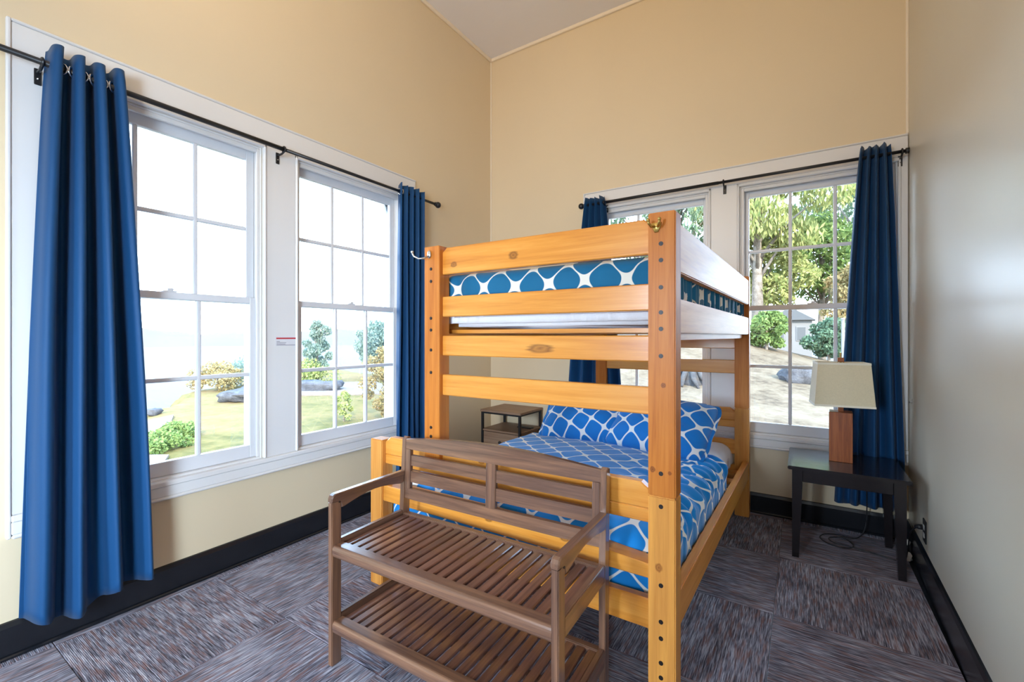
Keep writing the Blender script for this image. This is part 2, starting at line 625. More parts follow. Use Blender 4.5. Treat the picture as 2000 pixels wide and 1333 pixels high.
def wall_with_openings(name, mat, boxf, a0, a1, ops):
    bm = bmesh.new()
    bx(bm, *boxf(a0, a1, 0.0, Z0))
    bx(bm, *boxf(a0, a1, Z1, HC))
    e = [a0] + [v for o in ops for v in o] + [a1]
    for i in range(0, len(e), 2):
        bx(bm, *boxf(e[i], e[i + 1], Z0, Z1))
    return struct(mk(name, bm, mat))


wall_with_openings('wall_left', M['wall'], lambda a, b, z, Z: ((W1 - 0.2, a, z), (W1, b, Z)), YB, W2 + 0.2, W1O)
wall_with_openings('wall_back', M['wall'], lambda a, b, z, Z: ((a, W2, z), (b, W2 + 0.2, Z)), W1, w3(W2), W2O)
bm = bmesh.new()
prism(bm, [(w3(YB), YB), (0.85, YB), (0.85, W2 + 0.2), (w3(W2 + .2), W2 + 0.2)], 'z', 0, HC)
struct(mk('wall_right', bm, M['wall_gloss']))
struct(boxo('wall_front', (W1 - 0.2, YB - 0.2, 0), (0.85, YB, HC), M['wall'], bevel=0))
struct(boxo('ceiling', (W1 - 0.2, YB - 0.2, HC), (0.85, W2 + 0.2, HC + 0.15), M['ceil'], bevel=0))
floor = struct(boxo('floor', (W1 - 0.2, YB - 0.2, -0.25), (0.85, W2 + 0.2, -0.008), M['base'], bevel=0))

# carpet tiles, quarter turned, each one a piece of the floor
T = 0.63
GX, GY = -0.11, 2.42
for i in range(-5, 2):
    for j in range(-10, 4):
        x0, y0 = GX + i * T, GY + j * T
        xa, xb = max(x0, W1), x0 + T
        ya, yb = max(y0, YB), min(y0 + T, W2)
        if xb - xa < 0.01 or yb - ya < 0.01 or xa > w3(YB):
            continue
        turned = (i + j) % 2 != 0
        cx, cy = (xa + min(xb, w3(ya))) / 2, (ya + yb) / 2
        g = 0.0008
        q = [(xa + g, ya + g), (min(xb, w3(ya)) - g, ya + g), (min(xb, w3(yb)) - g, yb - g), (xa + g, yb - g)]
        q = [(x - cx, y - cy) for x, y in q]
        if turned:
            q = [(y, -x) for x, y in q]
        bm = bmesh.new()
        prism(bm, q, 'z', -0.008, 0.0)
        top = [e for f in bm.faces if f.calc_center_median().z > -0.001 for e in f.edges]
        bmesh.ops.bevel(bm, geom=top, offset=0.0022, segments=1, affect='EDGES')
        o = mk('carpet_tile', bm, M['carpet'], floor)
        o.location = (cx, cy, random.uniform(-0.0006, 0.0))
        o.rotation_euler = (0, 0, PI / 2 if turned else 0)

# cove strips at the ceiling and in the corner
struct(boxo('trim_3', (W1, YB, HC - 0.03), (W1 + 0.022, W2, HC), M['cove'], bevel=0.004))
struct(boxo('trim_4', (W1 + 0.022, W2 - 0.022, HC - 0.03), (w3(W2), W2, HC), M['cove'], bevel=0.004))
struct(boxo('trim_5', (W1, W2 - 0.012, 2.0), (W1 + 0.012, W2, HC - 0.03), M['cove'], bevel=0.003))
struct(boxo('trim_6', (w3(W2) - 0.014, W2 - 0.008, 2.59), (w3(W2), W2, HC - 0.03), M['cove'], bevel=0.002))


def base_profile(s):
    return [(0, 0), (s * 0.017, 0), (s * 0.017, 0.012), (s * 0.015, 0.125), (s * 0.009, 0.143), (0, 0.146)]


bm = bmesh.new(); prism(bm, [(W1 + p[0], p[1]) for p in base_profile(1)], 'y', YB, W2)
bx(bm, (W1 + 0.016, YB, 0), (W1 + 0.03, W2 - 0.03, 0.016), 0.005)
struct(mk('baseboard_left', bm, M['base']))
bm = bmesh.new(); prism(bm, [(W2 + p[0], p[1]) for p in base_profile(-1)], 'x', W1 + 0.02, w3(W2) - 0.02)
bx(bm, (W1 + 0.03, W2 - 0.03, 0), (w3(W2) - 0.03, W2 - 0.016, 0.016), 0.005)
struct(mk('baseboard_back', bm, M['base']))
bm = bmesh.new()
A = [bm.verts.new((w3(YB) + p[0], YB, p[1])) for p in base_profile(-1)]
B = [bm.verts.new((w3(W2 - 0.02) + p[0], W2 - 0.02, p[1])) for p in base_profile(-1)]
for i in range(6):
    bm.faces.new((A[i], A[(i + 1) % 6], B[(i + 1) % 6], B[i]))
bm.faces.new(A); bm.faces.new(B[::-1])
struct(mk('baseboard_right', bm, M['base']))


# ------------------------------------------------------------------ windows and their trim
def wb_left(a0, a1, d0, d1, z0, z1):      # d: metres outwards from the wall face
    return (W1 - d1, a0, z0), (W1 - d0, a1, z1)


def wb_back(a0, a1, d0, d1, z0, z1):
    return (a0, W2 + d0, z0), (a1, W2 + d1, z1)


def base_of(wb, a, z):
    lo, hi = wb(a, a, 0, 0, z, z)
    return Vector(lo)


def window(num, wb, a0, a1):
    org = base_of(wb, (a0 + a1) / 2, Z0)
    w = struct(empty('window_%d' % num, org))

    def bb(bm, a, A, d, D, z, Z, bev=0.003):
        lo, hi = wb(a, A, d, D, z, Z)
        bx(bm, Vector(lo) - org, Vector(hi) - org, bev)
    # jamb liner and outer sill
    bm = bmesh.new()
    bb(bm, a0, a0 + 0.012, 0.0, 0.19, Z0, Z1)
    bb(bm, a1 - 0.012, a1, 0.0, 0.19, Z0, Z1)
    bb(bm, a0 + 0.012, a1 - 0.012, 0.0, 0.19, Z1 - 0.012, Z1)
    bb(bm, a0 + 0.012, a1 - 0.012, 0.0, 0.24, Z0 - 0.01, Z0 + 0.012)
    mk('frame', bm, M['trim'], w)
    bm = bmesh.new()
    bb(bm, a0 + 0.012, a0 + 0.03, 0.004, 0.024, Z0 + 0.012, Z1 - 0.012)
    bb(bm, a1 - 0.03, a1 - 0.012, 0.004, 0.024, Z0 + 0.012, Z1 - 0.012)
    bb(bm, a0 + 0.03, a1 - 0.03, 0.004, 0.024, Z1 - 0.035, Z1 - 0.012)
    mk('stop_molding', bm, M['trim'], w)
    ZM = 1.505
    for up in (True, False):
        d0, d1 = (0.068, 0.104) if up else (0.026, 0.062)
        s0, s1 = a0 + 0.013, a1 - 0.013
        z0, z1 = (ZM - 0.015, Z1 - 0.013) if up else (Z0 + 0.013, ZM + 0.022)
        rt, rb = (0.058, 0.036) if up else (0.036, 0.072)
        st = 0.044
        bm = bmesh.new()
        bb(bm, s0, s0 + st, d0, d1, z0, z1)
        bb(bm, s1 - st, s1, d0, d1, z0, z1)
        bb(bm, s0 + st, s1 - st, d0, d1, z1 - rt, z1)
        bb(bm, s0 + st, s1 - st, d0, d1, z0, z0 + rb)
        sash = mk('upper_sash' if up else 'lower_sash', bm, M['sash'], w)
        p0, p1, q0, q1 = s0 + st, s1 - st, z0 + rb, z1 - rt
        pw, ph = (p1 - p0) / 3, (q1 - q0) / 2
        mw = 0.011
        for k in (1, 2):
            bm = bmesh.new()
            bb(bm, p0 + k * pw - mw, p0 + k * pw + mw, d0 + 0.004, d1 - 0.004, q0 - 0.001, q1 + 0.001, 0.005)
            mk('muntin', bm, M['sash'], sash)
        bm = bmesh.new()
        bb(bm, p0 - 0.001, p1 + 0.001, d0 + 0.005, d1 - 0.005, q0 + ph - mw, q0 + ph + mw, 0.005)
        mk('muntin', bm, M['sash'], sash)
        dm = (d0 + d1) / 2
        for r in range(2):
            for k in range(3):
                bm = bmesh.new()
                bb(bm, p0 + k * pw + mw - 0.002, p0 + (k + 1) * pw - mw + 0.002, dm - 0.0015, dm + 0.0015, q0 + r * ph + (mw if r else 0) - 0.002, q0 + (r + 1) * ph - (0 if r else mw) + 0.002, 0)
                mk('pane', bm, M['glass'], sash)
        if not up:
            bm = bmesh.new()
            am = (a0 + a1) / 2
            bb(bm, am - 0.03, am + 0.03, d0 + 0.004, d1 - 0.002, z1, z1 + 0.008, 0.002)
            bb(bm, am - 0.008, am + 0.018, d0 + 0.006, d1 - 0.008, z1 + 0.008, z1 + 0.02, 0.003)
            mk('sash_lock', bm, M['sash'], sash)
    return w


for n, (a, b) in enumerate(W1O):
    window(n + 1, wb_left, a, b)
for n, (a, b) in enumerate(W2O):
    window(n + 3, wb_back, a, b)


def trim_set(num, wb, aL, aR, ops, sillL, sillR):
    org = base_of(wb, aL, 0.48)
    t = struct(empty('trim_%d' % num, org))

    def part(name, a, A, d, D, z, Z, bev=0.004):
        bm = bmesh.new()
        lo, hi = wb(a, A, d, D, z, Z)
        bx(bm, Vector(lo) - org, Vector(hi) - org, bev)
        return mk(name, bm, M['trim'], t)
    edges = [aL, ops[0][0], ops[0][1], ops[1][0], ops[1][1], aR]
    part('header_board', aL, aR, -0.020, 0, Z1 + 0.022, 2.572)
    for k in (0, 2, 4):
        part('casing_board', edges[k] + (0 if k == 0 else 0.012), edges[k + 1] - (0 if k == 4 else 0.012), -0.020, 0, Z0 + 0.001, Z1 + 0.022)
    for a, A in ops:                       # raised inner bead around each opening
        bm = bmesh.new()
        for (p, P, z, Z) in ((a - 0.013, a + 0.002, Z0 + 0.002, Z1 + 0.02), (A - 0.002, A + 0.013, Z0 + 0.002, Z1 + 0.02), (a - 0.013, A + 0.013, Z1 - 0.002, Z1 + 0.02)):
            lo, hi = wb(p, P, -0.029, 0, z, Z)
            bx(bm, Vector(lo) - org, Vector(hi) - org, 0.005)
        mk('bead_molding', bm, M['trim'], t)
    part('back_band', aL - 0.014, aL, -0.026, 0, 0.483, 2.584)
    part('back_band', aL, aR, -0.026, 0, 2.572, 2.584)
    part('sill', aL, aR, -0.034, 0.03, Z0 - 0.026, Z0 + 0.001)
    part('apron', sillL, sillR, -0.026, 0, 0.497, Z0 - 0.026)
    part('apron_molding', sillL, sillR, -0.034, 0, 0.481, 0.497, 0.006)
    return t


trim_set(1, wb_left, 0.412, 2.66, W1O, 0.412, 2.66)
trim_set(2, wb_back, -1.636, w3(W2) - 0.004, W2O, -1.636, w3(W2) - 0.004)

# ------------------------------------------------------------------ curtain rods
ROD_D = 0.092


def rod(label, wb, a0, a1, z, brackets, finL, finR):
    org = base_of(wb, a0, z)
    t = thing('curtain_rod', label, 'curtain rod', org)

    def pt(a, d, zz):
        lo, hi = wb(a, a, -d, -d, zz, zz)
        return Vector(lo) - org
    bm = bmesh.new()
    tube(bm, [pt(a0, ROD_D, z), pt((a0 + a1) / 2, ROD_D, z)], 0.0125, 14)
    tube(bm, [pt((a0 + a1) / 2 - 0.01, ROD_D, z), pt(a1, ROD_D, z)], 0.0105, 14)
    mk('rod', bm, M['black'], t, True)
    for a, ball, s in ((a0, finL, -1), (a1, finR, 1)):
        if ball is None:
            continue
        bm = bmesh.new()
        if ball:
            tube(bm, [pt(a - s * 0.002, ROD_D, z), pt(a + s * 0.012, ROD_D, z), pt(a + s * 0.02, ROD_D, z)], [0.014, 0.017, 0.011], 14)
            sphere(bm, pt(a + s * 0.038, ROD_D, z), 0.026)
        else:
            tube(bm, [pt(a - s * 0.012, ROD_D, z), pt(a + s * 0.006, ROD_D, z)], 0.018, 14)
        mk('finial', bm, M['black'], t, True)
    for a in brackets:
        bm = bmesh.new()
        lo, hi = wb(a - 0.011, a + 0.011, -0.026, -0.020, z - 0.072, z - 0.005)
        bx(bm, Vector(lo) - org, Vector(hi) - org, 0.002)
        tube(bm, [pt(a, 0.024, z - 0.022), pt(a, 0.07, z - 0.022), pt(a, ROD_D, z - 0.014)], 0.006, 8)
        ax = pt(a + 1, 0, z) - pt(a, 0, z)
        torus(bm, pt(a, ROD_D, z), ax, 0.0155, 0.005, 16, 8)
        b = mk('bracket', bm, M['black'], t)
        bm = bmesh.new()
        sphere(bm, pt(a, 0.026, z - 0.048), 0.0045, 8, 6)
        mk('screw', bm, M['chrome'], b)
    return t


rod('long black curtain rod over the two left wall windows facing the water', wb_left, 0.20, 2.812, 2.418, (0.486, 1.50, 2.50), None, True)
rod('black curtain rod over the back wall windows behind the bunk bed', wb_back, -1.60, w3(W2) - 0.016, 2.452, (-1.425, -0.488, 0.528), True, False)


# ------------------------------------------------------------------ curtains
def curtain(label, wb, top, bot, ztop, zbot, folds, amp0, amp1, phase=0.0, push=None, d_bot=None, nring=4, slant=0.0):
    """top/bot: range along the wall; folds weave round the rod"""
    mid = sum(top) / 2
    org = base_of(wb, mid, 0.0)
    t = thing('curtain', label, 'curtain', org)
    nu, nv = 181, 56
    V = []
    for j in range(nv):
        h = j / (nv - 1)                          # 0 top .. 1 bottom
        e = h ** 0.8
        for i in range(nu):
            s = i / (nu - 1)
            wv = s + 0.012 * math.sin(9 * s + 4 * h) * h
            a_top = top[0] + (top[1] - top[0]) * (s + 0.025 * math.sin(2 * PI * folds * s * 2 + 1.1))
            a_bot = bot[0] + (bot[1] - bot[0]) * s
            a = a_top * (1 - e) + a_bot * e
            am = amp0 * (1 - e) + amp1 * e
            ph = 2 * PI * folds * wv + phase
            sh = math.sin(ph)
            sh = math.copysign(abs(sh) ** 0.8, sh)
            am *= 1.0 + 0.35 * h * math.sin(5.1 * s * folds + 1.7)
            d = ROD_D + am * sh + (0.010 * h) * math.sin(17 * s + 5 * h)
            if d_bot is not None:
                d += (d_bot - ROD_D) * e
            d = max(d, 0.036)
            zb = zbot(s) if callable(zbot) else zbot
            z = ztop + 0.006 * math.sin(ph * 0.5 + s * 5) * (1 - h) + (zb - ztop) * h
            if h > 0.97:
                z += 0.006 * math.sin(ph)
            lo, hi = wb(a, a, -d, -d, z, z)
            V.append(Vector(lo) - org)
    me = grid_mesh('curtain_panel', np.array([tuple(v) for v in V]), nu, nv)
    o = link('curtain_panel', me, M['curtain'], t, True)
    sol = o.modifiers.new('solid', 'SOLIDIFY')
    sol.thickness = 0.0025
    sol.offset = 0
    # grommets where the cloth crosses the rod
    zr = 2.418 if wb is wb_left else 2.452
    k = 0
    s = 0.0
    for k in range(nring):
        s = (k * 0.5 + 0.5 - phase / (2 * PI)) / folds
        if not 0.02 < s < 0.98:
            continue
        a = top[0] + (top[1] - top[0]) * (s + 0.025 * math.sin(2 * PI * folds * s * 2 + 1.1))
        lo, hi = wb(a, a, -ROD_D, -ROD_D, zr, zr)
        lo2, hi2 = wb(a + 0.6, a + 0.6, -ROD_D - 0.55 * (1 if k % 2 else -1), -ROD_D - 0.55 * (1 if k % 2 else -1), zr, zr)
        bm = bmesh.new()
        torus(bm, Vector(lo) - org, Vector(lo2) - Vector(lo), 0.021, 0.0045, 20, 8)
        mk('grommet', bm, M['chrome'], t, True)
    return t


curtain('wide navy blue curtain nearest the camera at the left edge of the left wall', wb_left, (0.50, 0.735), (0.43, 0.845), 2.49,
        lambda s: 0.165 - 0.055 * math.sin(PI * min(1, s * 1.5)), 3.6, 0.048, 0.060, -1.2, nring=7)
curtain('narrow navy blue curtain on the left wall behind the bunk bed corner post', wb_left, (2.40, 2.655), (2.36, 2.66), 2.475, 0.14, 4.2, 0.036, 0.045, 0.6, nring=2)
curtain('navy blue curtain left of the back wall windows, mostly hidden by the bunk bed', wb_back, (-1.59, -1.42), (-1.80, -1.22), 2.505, 0.18, 4.0, 0.036, 0.055, 0.4, nring=0)
curtain('navy blue curtain hanging behind the table lamp by the right wall', wb_back, (0.318, 0.468), (0.185, 0.545), 2.515, 0.20, 4.0, 0.036, 0.040, 0.2, nring=0)

# sticker on the mullion board
t = thing('sticker', 'small white sticker with red top bar on the mullion between the left windows', 'sticker', (W1 + 0.0205, 1.555, 1.27))
boxo('paper', (0, -0.066, -0.03), (0.0008, 0.066, 0.03), M['sticker'], t, 0)
boxo('red_bar', (0.0008, -0.062, 0.012), (0.0013, 0.062, 0.021), M['red'], t, 0)
for z, w in ((-0.002, 0.02), (-0.010, 0.06), (-0.018, 0.055), (-0.025, 0.118)):
    boxo('print_line', (0.0008, -0.060, z - 0.0018), (0.0012, -0.060 + w, z + 0.0012), M['greyprint'], t, 0)

# ------------------------------------------------------------------ bunk bed
BX, BY = -0.40, 1.575
KN = [(-1.03, 1.6, 1.645, 0.030, 0.2, 0.020), (-1.36, 1.6, 1.635, 0.022, 0.2, 0.016), (-0.90, 1.6, 1.250, 0.075, 0.2, 0.022),
      (-0.62, 1.6, 0.515, 0.030, 0.2, 0.014), (-0.78, 1.6, 0.505, 0.026, 0.2, 0.016), (-1.15, 1.6, 0.50, 0.026, 0.2, 0.016), (-1.2, 1.6, 0.74, 0.02, 0.2, 0.014)]
BO = Vector((-1.0, 1.6, 0))
KNL = [(k[0] - BO.x, k[1] - BO.y, k[2], k[3], k[4], k[5]) for k in KN]
M['bed_x'] = m_wood('honey pine with knots', 'x', PB, PD, PL, 0.30, 0.25, knots=KNL, kcol=srgb(96, 50, 20))
KP = [(-0.40, 1.575, 1.13, 0.010, 0.2, 0.010), (-0.435, 1.575, 0.835, 0.012, 0.2, 0.012), (-0.378, 1.575, 0.83, 0.008, 0.2, 0.008), (-0.415, 1.575, 0.497, 0.014, 0.2, 0.018)]
KPL = [(k[0] - BO.x, k[1] - BO.y, k[2], k[3], k[4], k[5]) for k in KP]
M['post_up'] = m_wood('reddish pine post', 'z', QB, QD, QL, 0.38, 0.0, 30, spec=0.22, knots=KPL, kcol=srgb(96, 44, 24))
M['post_low'] = m_wood('honey pine post', 'z', srgb(204, 138, 66), PD, PL, 0.38, 0.0, 30, spec=0.22, knots=KPL, kcol=srgb(120, 62, 28))
bed = thing('bunk_bed', 'varnished pine bunk bed, narrow upper bunk above a wider lower bunk', 'bunk bed', BO)
SHX = 0.022


def sh(v):            # the frame is slightly racked: its long sides run a little to the right
    return Vector((v[0] + SHX * (v[1] + BO.y - BY), v[1], v[2]))


def bp(name, lo, hi, mat, parent=bed, bev=0.004):
    return boxo(name, lo, hi, mat, parent, bev, BO, 2, sh)


bolt_me = None


def bolts(post, pts, y, s=-1):
    global bolt_me
    if bolt_me is None:
        bm = bmesh.new()
        tube(bm, [(0, 0.002, 0), (0, -0.0015, 0)], 0.0078, 12)
        tube(bm, [(0, 0.0, 0), (0, -0.0035, 0)], 0.0045, 6)
        bolt_me = bpy.data.meshes.new('bolt')
        bm.to_mesh(bolt_me); bm.free()
        bolt_me.materials.append(M['hole'])
    for x, z in pts:
        o = bpy.data.objects.new('bolt', bolt_me)
        o.location = sh(Vector((x, y, z)) - BO)
        o.parent = post
        COL.objects.link(o)


PX0, PX1 = -0.452, -0.358                # right posts
UX0, UX1 = -1.524, -1.428                # upper left posts
LX0, LX1 = -1.913, -1.823                # lower left posts
YF0, YF1 = 1.575, 1.648
YR0, YR1 = 3.600, 3.672
ZS = 0.778                               # where upper posts stand on lower ones
# front right post, two lengths
p = bp('post', (PX0, YF0, ZS - 0.035), (PX1, YF1, 1.731), M['post_up'])
bolts(p, [(-0.407, z) for z in (1.62, 1.563, 1.469, 1.382, 1.325, 1.231, 0.824)], YF0)
p = bp('post', (PX0, YF0, 0), (PX1, YF1, ZS - 0.0355), M['post_low'])
bolts(p, [(-0.407, z) for z in (0.71, 0.437, 0.311, 0.254, 0.169, 0.118)], YF0)
# front left, lower
bp('post', (LX0, YF0, 0), (LX1, YF1, 0.760), M['post_low'])
# front left, upper, with a tongue bolted to the footboard
bm = bmesh.new()
prism(bm, [(YF0 - BO.y, 0.69), (YF0 + 0.024 - BO.y, 0.69), (YF0 + 0.024 - BO.y, 0.786), (YF1 - BO.y, 0.786), (YF1 - BO.y, 1.727), (YF0 - BO.y, 1.727)], 'x', UX0 - BO.x, UX1 - BO.x, 0.003)
p = mk('post', bm, M['post_up'], bed)
bolts(p, [(-1.48, z) for z in (1.62, 1.561, 1.385, 1.329, 1.234, 1.127, 0.865, 0.822, 0.715)], YF0)
# rear posts
bp('post', (PX0, YR0, ZS), (PX1, YR1, 1.73), M['post_up'])
bp('post', (PX0, YR0, 0), (PX1, YR1, ZS - 0.0005), M['post_low'])
bp('post', (LX0, YR0, 0), (LX1, YR1, 0.760), M['post_low'])
bp('post', (UX0, YR0, 0.62), (UX1, YR1, 1.727), M['post_up'])


def slat(name, x0, x1, z0, z1, y0, y1, ch=0.0, arch=0.0, mat=None):
    pts = [(x0, z0), (x1, z0)]
    if ch:
        pts += [(x1, z1 - ch), (x1 - ch * 1.3, z1), (x0 + ch * 1.3, z1), (x0, z1 - ch)]
    else:
        pts += [(x1, z1), (x0, z1)]
    bm = bmesh.new()
    prism(bm, [(a - BO.x, b) for a, b in pts], 'y', y0 - BO.y, y1 - BO.y, 0.004)
    for v in bm.verts:
        v.co = sh(v.co)
    return mk(name, bm, mat or M['bed_x'], bed)


SY0, SY1 = 1.600, 1.634
for (z0, z1, ch) in ((1.592, 1.718, 0.022), (1.392, 1.487, 0), (1.208, 1.302, 0), (1.020, 1.118, 0)):
    slat('end_slat', UX1 - 0.006, PX0 + 0.006, z0, z1, SY0, SY1, ch)
for (z0, z1, ch) in ((1.592, 1.70, 0.022), (1.392, 1.487, 0), (1.210, 1.308, 0), (1.028, 1.125, 0)):
    slat('end_slat', UX1 - 0.006, PX0 + 0.006, z0, z1, YR0 + 0.012, YR0 + 0.046, ch)
# footboard and headboard of the lower bunk
for yy in (SY0, YR0 + 0.014):
    slat('foot_rail' if yy == SY0 else 'head_rail', LX1 - 0.006, PX0 + 0.006, 0.684, 0.776, yy, yy + 0.038, 0.03)
    slat('foot_rail' if yy == SY0 else 'head_rail', LX1 - 0.006, PX0 + 0.006, 0.634, 0.6835, yy, yy + 0.038)
bm = bmesh.new()
prism(bm, [(LX1 - 0.006 - BO.x, 0.443), (PX0 + 0.006 - BO.x, 0.443), (PX0 + 0.006 - BO.x, 0.494), (-0.62 - BO.x, 0.508), (-0.80 - BO.x, 0.520), (-1.2 - BO.x, 0.528), (LX1 - 0.006 - BO.x, 0.526)], 'y', SY0 - 0.015 - BO.y, SY0 + 0.060 - BO.y, 0.004)
for v in bm.verts:
    v.co = sh(v.co)
mk('foot_rail', bm, M['bed_x'], bed)
slat('foot_rail', LX1 - 0.006, PX0 + 0.006, 0.255, 0.362, SY0, SY0 + 0.038)
slat('head_rail', LX1 - 0.006, PX0 + 0.006, 0.440, 0.545, YR0 + 0.014, YR0 + 0.05)
slat('head_rail', LX1 - 0.006, PX0 + 0.006, 0.255, 0.362, YR0 + 0.014, YR0 + 0.05)
# long sides
for (x0, x1) in ((PX1 - 0.040, PX1 - 0.003), (UX0 + 0.003, UX0 + 0.040)):
    for (z0, z1) in ((1.525, 1.700), (1.312, 1.432)):
        bp('side_rail', (x0, YF1 - 0.002, z0), (x1, YR0 + 0.002, z1), M['pine_y'])
bp('side_rail', (PX1 - 0.040, YF1 - 0.002, 0.275), (PX1 - 0.003, YR0 + 0.002, 0.400), M['pine_y'])
bp('side_rail', (LX0 + 0.003, YF1 - 0.002, 0.275), (LX0 + 0.040, YR0 + 0.002, 0.400), M['pine_y'])
for x0 in (UX0 + 0.040, PX1 - 0.075):
    bp('slat_ledge', (x0, YF1, 1.285), (x0 + 0.035, YR0, 1.313), M['pine_y'])
for k in range(9):
    y = 1.70 + k * 0.225
    bp('bed_slat', (UX0 + 0.042, y, 1.3135), (PX1 - 0.042, y + 0.09, 1.331), M['pine_x'], bev=0.003)
for x0 in (LX0 + 0.040, PX1 - 0.075):
    bp('slat_ledge', (x0, YF1, 0.285), (x0 + 0.035, YR0, 0.313), M['pine_y'])
for k in range(9):
    y = 1.70 + k * 0.225
    bp('bed_slat', (LX0 + 0.042, y, 0.3135), (PX1 - 0.042, y + 0.09, 0.331), M['pine_x'], bev=0.003)
# coat hooks
bm = bmesh.new()
o0 = Vector((-1.488, YF0, 1.690)) - BO
sphere(bm, o0 + Vector((0, -0.004, 0)), (0.012, 0.007, 0.020), 12, 8)
tube(bm, [o0 + Vector(v) for v in ((0, -0.006, -0.008), (-0.012, -0.03, -0.022), (-0.03, -0.045, -0.024), (-0.05, -0.055, -0.012), (-0.058, -0.058, 0.006))], [0.005, 0.0045, 0.004, 0.004, 0.004], 8)
sphere(bm, o0 + Vector((-0.058, -0.058, 0.008)), 0.007, 10, 8)
h = mk('coat_hook', bm, M['chrome'], bed, True); h['label'] = 'silver coat hook with one curved arm'
bm = bmesh.new()
o0 = Vector((-0.422, YF0, 1.680)) - BO
prism(bm, [(o0.x - 0.018, o0.z + 0.014), (o0.x + 0.018, o0.z + 0.014), (o0.x + 0.014, o0.z - 0.002), (o0.x + 0.006, o0.z - 0.020), (o0.x - 0.006, o0.z - 0.020), (o0.x - 0.014, o0.z - 0.002)], 'y', o0.y - 0.006, o0.y, 0.002)
for s in (-1, 1):
    tube(bm, [o0 + Vector(v) for v in ((s * 0.004, -0.004, 0.0), (s * 0.012, -0.024, -0.003), (s * 0.018, -0.034, 0.008), (s * 0.019, -0.036, 0.016))], 0.0045, 8)
    sphere(bm, o0 + Vector((s * 0.019, -0.036, 0.018)), 0.006, 10, 8)
h = mk('coat_hook', bm, M['brass'], bed, True); h['label'] = 'brass double coat hook'


# ------------------------------------------------------------------ bedding
def vnoise(x, y, s, seed):
    """cheap smooth noise from sines"""
    r = np.random.default_rng(seed)
    out = np.zeros_like(x)
    for k in range(7):
        a = r.uniform(0, 2 * PI)
        f = s * r.uniform(0.6, 1.8)
        out += np.sin((x * math.cos(a) + y * math.sin(a)) * f + r.uniform(0, 6.3)) / (1 + 0.25 * k)
    return out / 3.0


def drape(name, mat, parent, org, x0, x1, y0, y1, ztop, r, dl, dr, df, db, nx, ny, puff, wr_fn, crown=0.0, uvo=(0, 0)):
    """a cloth over a slab: flat top x0..x1,y0..y1, dropping dl/dr/df/db past its edges"""
    S = np.linspace(x0 - dl, x1 + dr, nx)
    Tt = np.linspace(y0 - df, y1 + db, ny)
    s, t = np.meshgrid(S, Tt)

    def wrap(c, a, b):
        """distance past the edge -> (offset along, drop)"""
        ov = np.where(c < a, a - c, np.where(c > b, c - b, 0.0))
        sg = np.where(c < a, -1.0, 1.0)
        L = r * PI / 2
        th = np.clip(ov / L, 0, 1) * PI / 2
        along = r * np.sin(th)
        drop = r * (1 - np.cos(th)) + np.maximum(ov - L, 0)
        cc = np.clip(c, a, b) + sg * along
        return cc, drop, th
    X_, dx, tx = wrap(s, x0, x1)
    Y_, dy, ty = wrap(t, y0, y1)
    drop = np.maximum(dx, dy)
    drop = np.minimum(drop, max(dl, dr, df, db))
    cx = (s - x0) / (x1 - x0)
    cy = (t - y0) / (y1 - y0)
    cr = crown * np.clip(4 * cx * (1 - cx), 0, 1) * np.clip(6 * cy * (1 - cy), 0, 1)
    n = puff * vnoise(s, t, 9.0, 3) + puff * 0.5 * vnoise(s, t, 24.0, 5)
    w, wx, wy = wr_fn(s, t, cx, cy)
    nx_, ny_ = np.sin(tx), np.sin(ty)
    Z_ = ztop - drop + cr + (n + w) * (1 - 0.8 * np.maximum(nx_, ny_))
    X_ = X_ + np.where(s > x1, 1, np.where(s < x0, -1, 0)) * nx_ * (np.abs(n) + w + wx)
    Y_ = Y_ + np.where(t > y1, 1, np.where(t < y0, -1, 0)) * ny_ * (np.abs(n) + w + wy)
    X_ = X_ + SHX * (Y_ - BY)
    V = np.stack([X_ - org[0], Y_ - org[1], Z_ - org[2]], -1).reshape(-1, 3)
    UV = np.stack([s + uvo[0], t + uvo[1]], -1).reshape(-1, 2)
    me = grid_mesh(name, V, nx, ny, UV)
    o = link(name, me, mat, parent, True)
    sol = o.modifiers.new('solid', 'SOLIDIFY')
    sol.thickness = 0.006
    sol.offset = -1
    return o


def slab(name, lo, hi, bev, mat, parent, org, seg=4, wave=0.0):
    bm = bmesh.new()
    oy = org[1]
    bx(bm, Vector(lo) - Vector(org), Vector(hi) - Vector(org), bev, seg, lambda v: Vector((v.x + SHX * (v.y + oy - BY), v.y, v.z)))
    o = mk(name, bm, mat, parent, True)
    return o


# lower mattress
LM = Vector((-1.12, 2.62, 0.332))
t = thing('mattress', 'wide white mattress of the lower bunk, its white sheet showing beside the pillows', 'mattress', LM)
slab('mattress_body', (-1.800, 1.705, 0.332), (-0.470, 3.585, 0.500), 0.06, M['white_cloth'], t, LM)
nx_, ny_ = 60, 60


def sheet_wr(s, t_, cx, cy):
    w = 0.004 * np.sin(38 * (t_ + 0.4 * s)) * np.clip((s + 0.9) * 2, 0, 1)
    return w, w * 0, w * 0


drape('fitted_sheet', M['white_cloth'], t, LM, -1.70, -0.570, 1.82, 3.54, 0.522, 0.10, 0.18, 0.21, 0.18, 0.11, 90, 110, 0.002, sheet_wr)

# lower duvet
LD = Vector((-1.1, 2.3, 0.53))
t = thing('duvet', 'bright blue duvet with white lattice spread on the lower bunk', 'duvet', LD)


